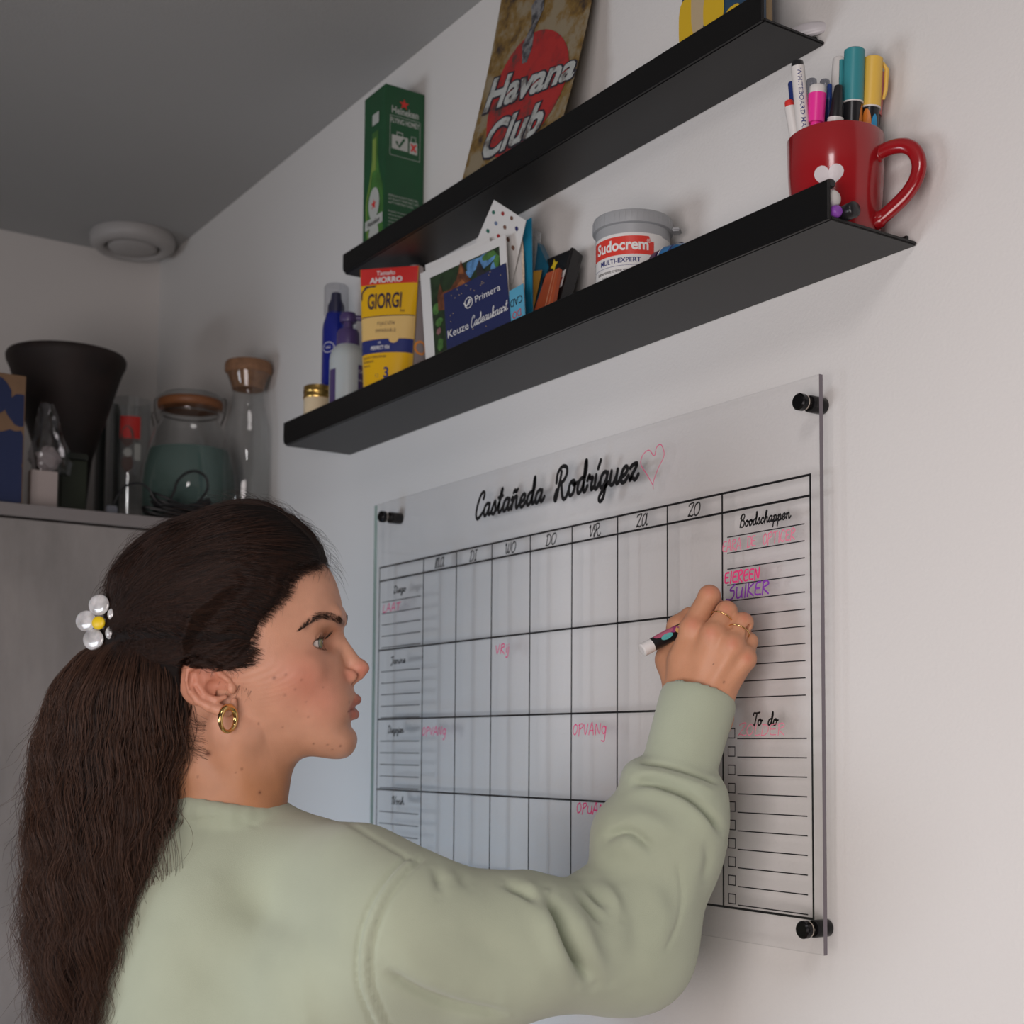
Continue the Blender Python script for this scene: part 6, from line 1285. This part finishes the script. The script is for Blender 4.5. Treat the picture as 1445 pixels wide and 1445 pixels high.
# blue patterned box
Xb = -2.275; p1 = on_x(37, 531, Xb); p1b = on_x(43, 533, Xb-.02); p0 = on_x(-60, 524, Xb); w = abs(p1[1]-p0[1]); ht = p1[2]-ZC
t = empty('patterned_box', (Xb-.06, (p0[1]+p1[1])/2, ZC), 'kraft cardboard box with big dark blue dots at the left end of cabinet', 'box')
KR = mat('kraft_card', (.20, .115, .06), rough=.7, noise=(30, .1)); MB().box((Xb-.11, p0[1], ZC), (Xb, p1[1], ZC+ht)).build('carton', KR, t, bevel=.0008, seg=1)
fm = plane_map((Xb, p0[1], ZC), (0, 1, 0), (0, 0, 1)); BD = mat('blue_dots', (.008, .018, .075), rough=.6)
for u, v, r in ((w-.004, ht-.055, .026), (w-.050, ht-.035, .030), (w-.018, ht-.118, .030), (w-.070, ht-.105, .024), (w-.022, .032, .036), (w-.095, .045, .034), (w-.06, ht-.002, .012)):
    g = Ink(); g.poly([(min(u+r*math.cos(q)*random.uniform(.92, 1.08), w-.002), min(max(v+r*math.sin(q)*random.uniform(.92, 1.08), .001), ht-.001)) for q in np.linspace(0, 2*PI, 22, endpoint=False)]); g.build('blue_dot', BD, fm, t, lift=.0003+r*.02)
g = Ink(); g.text('BOX', w-.040, ht*.46, .010, rot=PI/2); g.build('side_print', BD, fm, t, lift=.0006)
# dark clay bowl
bx, by, pr = pxlathe(94, -2.55, [(30, 735), (34, 690), (38, 650), (46, 620), (56, 590), (68, 550), (76, 524), (81, 514), (82, 507), (80, 503), (74, 512), (60, 560), (40, 620), (10, 650)])
pr = [(r, max(z, ZC)) for r, z in pr]; t = empty('planter', (bx, by, ZC), 'wide dark brown flared pot, largest thing on the cabinet', 'pot')
lathe_on(bx, by, pr, 'pot_body', mat('dark_clay', (.014, .0065, .005), rough=.65, noise=(16, .5)), t, n=56, auto=60)
# drinking glass
GL = clear_mat('clear_glass', (.90, .915, .92), .9, .03, .06)
bx, by, pr = pxlathe(183, -2.66, [(30.5, 722), (31, 700), (31, 640), (31, 600), (31, 566), (29.6, 565.5), (29.5, 640), (29, 715)]); pr = [(r, max(z, ZC+.001)) for r, z in pr]
pr[0] = (pr[0][0], ZC+.001)
t = empty('drinking_glass', (bx, by, ZC), 'tall straight drinking glass with red printed picture between pot and jar', 'glass')
lathe_on(bx, by, pr, 'glass_body', GL, t, cap0=True, cap1=False)
cm = cyl_map(bx, by, pr[2][0]+.0004, ZC); D_ = .00135; zz = lambda y: on_x(183, y, -2.66)[2]-ZC
g = Ink(); g.rect(-12*D_, zz(625), 16*D_, zz(594), 6, 3); g.build('red_print', REDI, cm, t); Ink().disc((-2*D_, zz(622)), 9*D_, 16, ry=15*D_).build('dark_print', mat('brown_print', (.10, .06, .05), rough=.5), cm, t, lift=.0006); g = Ink(); g.disc((-1*D_, zz(660)), 8*D_, 14, ry=12*D_); g.build('dark_print', mat('brown_print', (.10, .06, .05), rough=.5), cm, t, lift=.0006); g = Ink(); g.disc((-1*D_, zz(645)), 6*D_, 14, ry=6*D_); g.rect(8*D_, zz(655), 17*D_, zz(632), 3, 1); g.build('pale_print', mat('pale_print'), cm, t, lift=.0008)
# dark bottle behind the glass
bx, by, pr = pxlathe(154, -2.74, [(17, 722), (17, 600), (16, 580), (13, 571), (5, 568)]); pr = [(r, max(z, ZC)) for r, z in pr]
pr[0] = (pr[0][0], ZC)
t = empty('dark_flask', (bx, by, ZC), 'dark grey green flask standing behind the drinking glass', 'flask'); lathe_on(bx, by, pr, 'flask_body', mat('dark_green_grey', (.022, .030, .026), rough=.35), t)
# clip-top jar with mint filling
XJ = -2.45; bx, by, pr = pxlathe(268, XJ, [(64, 735), (67, 715), (67.5, 690), (65, 665), (58, 640), (49, 612), (42, 598), (39, 590), (39, 580), (42, 578), (42, 574), (37, 576)]); pr = [(r, max(z, ZC+.001)) for r, z in pr]
t = empty('clip_top_jar', (bx, by, ZC), 'round glass clip-top jar with orange seal half filled with mint green', 'jar'); lathe_on(bx, by, pr, 'glass_body', GL, t, n=56, auto=60, cap1=False)
pi_ = [(r*.95, z+.002) for r, z in pr[:5]]; zt_ = on_x(268, 638, XJ)[2]; lathe_on(bx, by, pi_[:4]+[(pi_[4][0], zt_), (.002, zt_)], 'mint_filling', mat('mint_powder', (.10, .165, .145), rough=.7, noise=(8, .06)), t, n=48, auto=40)
z_ = lambda y: on_x(268, y, XJ)[2]; q = float((on_x(268, 570, XJ)-CAM) @ CF)/F_PX
lathe_on(bx, by, [(42*q, z_(578)), (44.5*q, z_(577)), (45.5*q, z_(571)), (44.5*q, z_(567)), (42*q, z_(566))], 'seal', mat('orange_rubber', (.25, .095, .035), rough=.5), t, n=48, auto=60)
lathe_on(bx, by, [(45*q, z_(566)), (45.5*q, z_(563)), (40*q, z_(558)), (15*q, z_(554)), (2*q, z_(554))], 'lid', GL, t, n=48, auto=60)
WIRE = mat('clip_wire', (.30, .29, .28), rough=.3, metal=1)
for sg in (-1, 1):
    c0 = np.array([bx, by, 0]); s_ = unit(CR*[1, 1, 0])*sg; b = MB(); P = [c0+s_*(46*q)+[0, 0, z_(562)], c0+s_*(50*q)+[0, 0, z_(566)], c0+s_*(49*q)+[0, 0, z_(585)], c0+s_*(44*q)+[0, 0, z_(598)]]
    b.tube(smooth_line(P, 5), .0014, 6); b.tube([c0+s_*(47*q)-CF*.012+[0, 0, z_(582)], c0+s_*(52*q)-CF*.012+[0, 0, z_(586)], c0+s_*(47*q)-CF*.018+[0, 0, z_(604)]], .0013, 6); b.build('wire_clip', WIRE, t)
lathe_on(bx, by, [(40.5*q, z_(586)), (41*q, z_(585)), (40.5*q, z_(584))], 'wire_band', WIRE, t, n=48, cap0=False, cap1=False)
# carafe with cork stopper
XK = -2.32; bx, by, pr = pxlathe(350, XK, [(29, 735), (32, 730), (32, 640), (31.5, 605), (28, 590), (23, 572), (22, 556), (24, 545), (29, 533), (30, 529), (27, 531), (21, 550)]); pr = [(r, max(z, ZC+.001)) for r, z in pr]
t = empty('glass_carafe', (bx, by, ZC), 'slim glass carafe with cork stopper beside the white wall', 'carafe'); lathe_on(bx, by, pr, 'glass_body', GL, t, n=44, auto=60, cap1=False)
z_ = lambda y: on_x(350, y, XK)[2]; q = float((on_x(350, 530, XK)-CAM) @ CF)/F_PX
CORK = mat('cork', (.24, .12, .06), rough=.7, noise=(120, .2)); lathe_on(bx, by, [(22*q, z_(550)), (27*q, z_(532)), (31*q, z_(527)), (33*q, z_(525)), (33*q, z_(515)), (31*q, z_(512)), (2*q, z_(511))], 'cork_stopper', CORK, t, n=40)
# zip bag with crumpled white contents, and a small white carton
Xz = -2.34; random.seed(4)
t = empty('plastic_bag', on_x(72, 700, Xz)*[1, 1, 0]+[0, 0, ZC+.028], 'crumpled clear plastic bag holding white paper, beside the patterned box', 'bag')
b = MB(); V = []; nn = 20
for j in range(13):
    s = j/12; y_ = 668-98*s; hw = np.interp(s, [0, .2, .6, 1], [27, 29, 20, 9]); c = on_x(np.interp(s, [0, 1], [72, 66]), y_, Xz)
    for i in range(nn): a = 2*PI*i/nn; k = 1+random.uniform(-.14, .14); V.append(c+np.array([math.sin(a)*.016*k*(1-.6*s), math.cos(a)*hw*.00115*k, random.uniform(-.002, .002)]))
b.add(V, [(j*nn+i, j*nn+(i+1) % nn, (j+1)*nn+(i+1) % nn, (j+1)*nn+i) for j in range(12) for i in range(nn)]+[tuple(range(nn))]); b.build('clear_film', clear_mat('bag_film', (.80, .80, .82), .8, .12, .10), t, auto=30)
b = MB(); V = []
for j in range(9):
    for i in range(12): th = PI*j/8; ph = 2*PI*i/12; k = random.uniform(.8, 1.12); c = on_x(68, 648, Xz); V.append(c+np.array([.011*math.sin(th)*math.cos(ph)*k, .021*math.sin(th)*math.sin(ph)*k, .020*math.cos(th)*k]))
b.add(V, [(j*12+i, j*12+(i+1) % 12, (j+1)*12+(i+1) % 12, (j+1)*12+i) for j in range(8) for i in range(12)]); b.build('white_paper', mat('crumpled_white', (.42, .37, .36), rough=.6), t)
pa, pb = on_x(43, 699, -2.32), on_x(82, 666, -2.32)
t = empty('white_carton', ((-2.33), (pa[1]+pb[1])/2, ZC), 'small plain white carton under the clear plastic bag', 'carton'); MB().box((-2.34, pa[1], ZC), (-2.32, pb[1], pb[2])).build('carton', mat('off_white_card', (.42, .36, .34), rough=.6), t, bevel=.001)
t = empty('green_storage_tin', on_x(103, 700, -2.42)*[1, 1, 0]+[0, 0, ZC], 'low dark green tin in the shadow between bag and glass', 'tin')
pa, pb = on_x(84, 700, -2.42), on_x(124, 642, -2.42); MB().box((-2.47, pa[1], ZC), (-2.42, pb[1], pb[2])).build('tin_body', mat('dark_green', (.020, .028, .012), rough=.5), t, bevel=.003); MB().box((-2.472, pa[1]-.001, pb[2]-.012), (-2.418, pb[1]+.001, pb[2]+.001)).build('tin_lid', mat('darker_green', (.014, .018, .010), rough=.5), t, bevel=.002)
# coiled black cable
XW = -2.31; CB = mat('cable_black', (.008, .008, .009), rough=.5); t = empty('black_cable', on_x(250, 725, XW)*[1, 1, 0]+[0, 0, ZC], 'coiled black cable lying on the cabinet in front of the jar', 'cable')
rnd = random.Random(3); b = MB()
for i in range(9):
    c = on_x(255, 716, XW+rnd.uniform(-.012, .015)); ry = rnd.uniform(.045, .066); P = [c+np.array([math.sin(a)*rnd.uniform(.018, .022), math.cos(a)*ry, .005+.0032*i+math.sin(a*2+i)*.004+abs(math.cos(a))*.003*i*.5-max(0, c[2]-ZC-.002)]) for a in np.linspace(0, 2*PI, 26)]; P[-1] = P[0]
    P = [np.array([p[0], p[1], max(p[2], ZC+.003)]) for p in P]; b.tube(P, .0026, 7)
b.build('coil', CB, t, smooth=True)
MB().tube([np.maximum(on_x(x, y, XW+.01), [-9, -9, ZC+.003]) for x, y in map(tuple, smooth_line([(236, 712), (246, 693), (250, 680), (262, 668), (277, 665), (290, 673), (293, 688), (287, 700), (278, 710)], 5))], .0024, 8).build('loop', CB, t, smooth=True)
MB().tube([np.maximum(on_x(x, y, XW+.02), [-9, -9, ZC+.003]) for x, y in map(tuple, smooth_line([(160, 712), (166, 700), (178, 686), (196, 682), (210, 690), (218, 704), (228, 714)], 5))], .0022, 8).build('loop', CB, t, smooth=True)
pp = on_x(158, 716, XW+.02); pp[2] = max(pp[2], ZC+.008); MB().box((pp[0]-.006, pp[1]-.010, ZC), (pp[0]+.006, pp[1]+.008, ZC+.016)).build('plug', mat('plug_steel', (.20, .21, .24), rough=.3, metal=.6), t, bevel=.002)
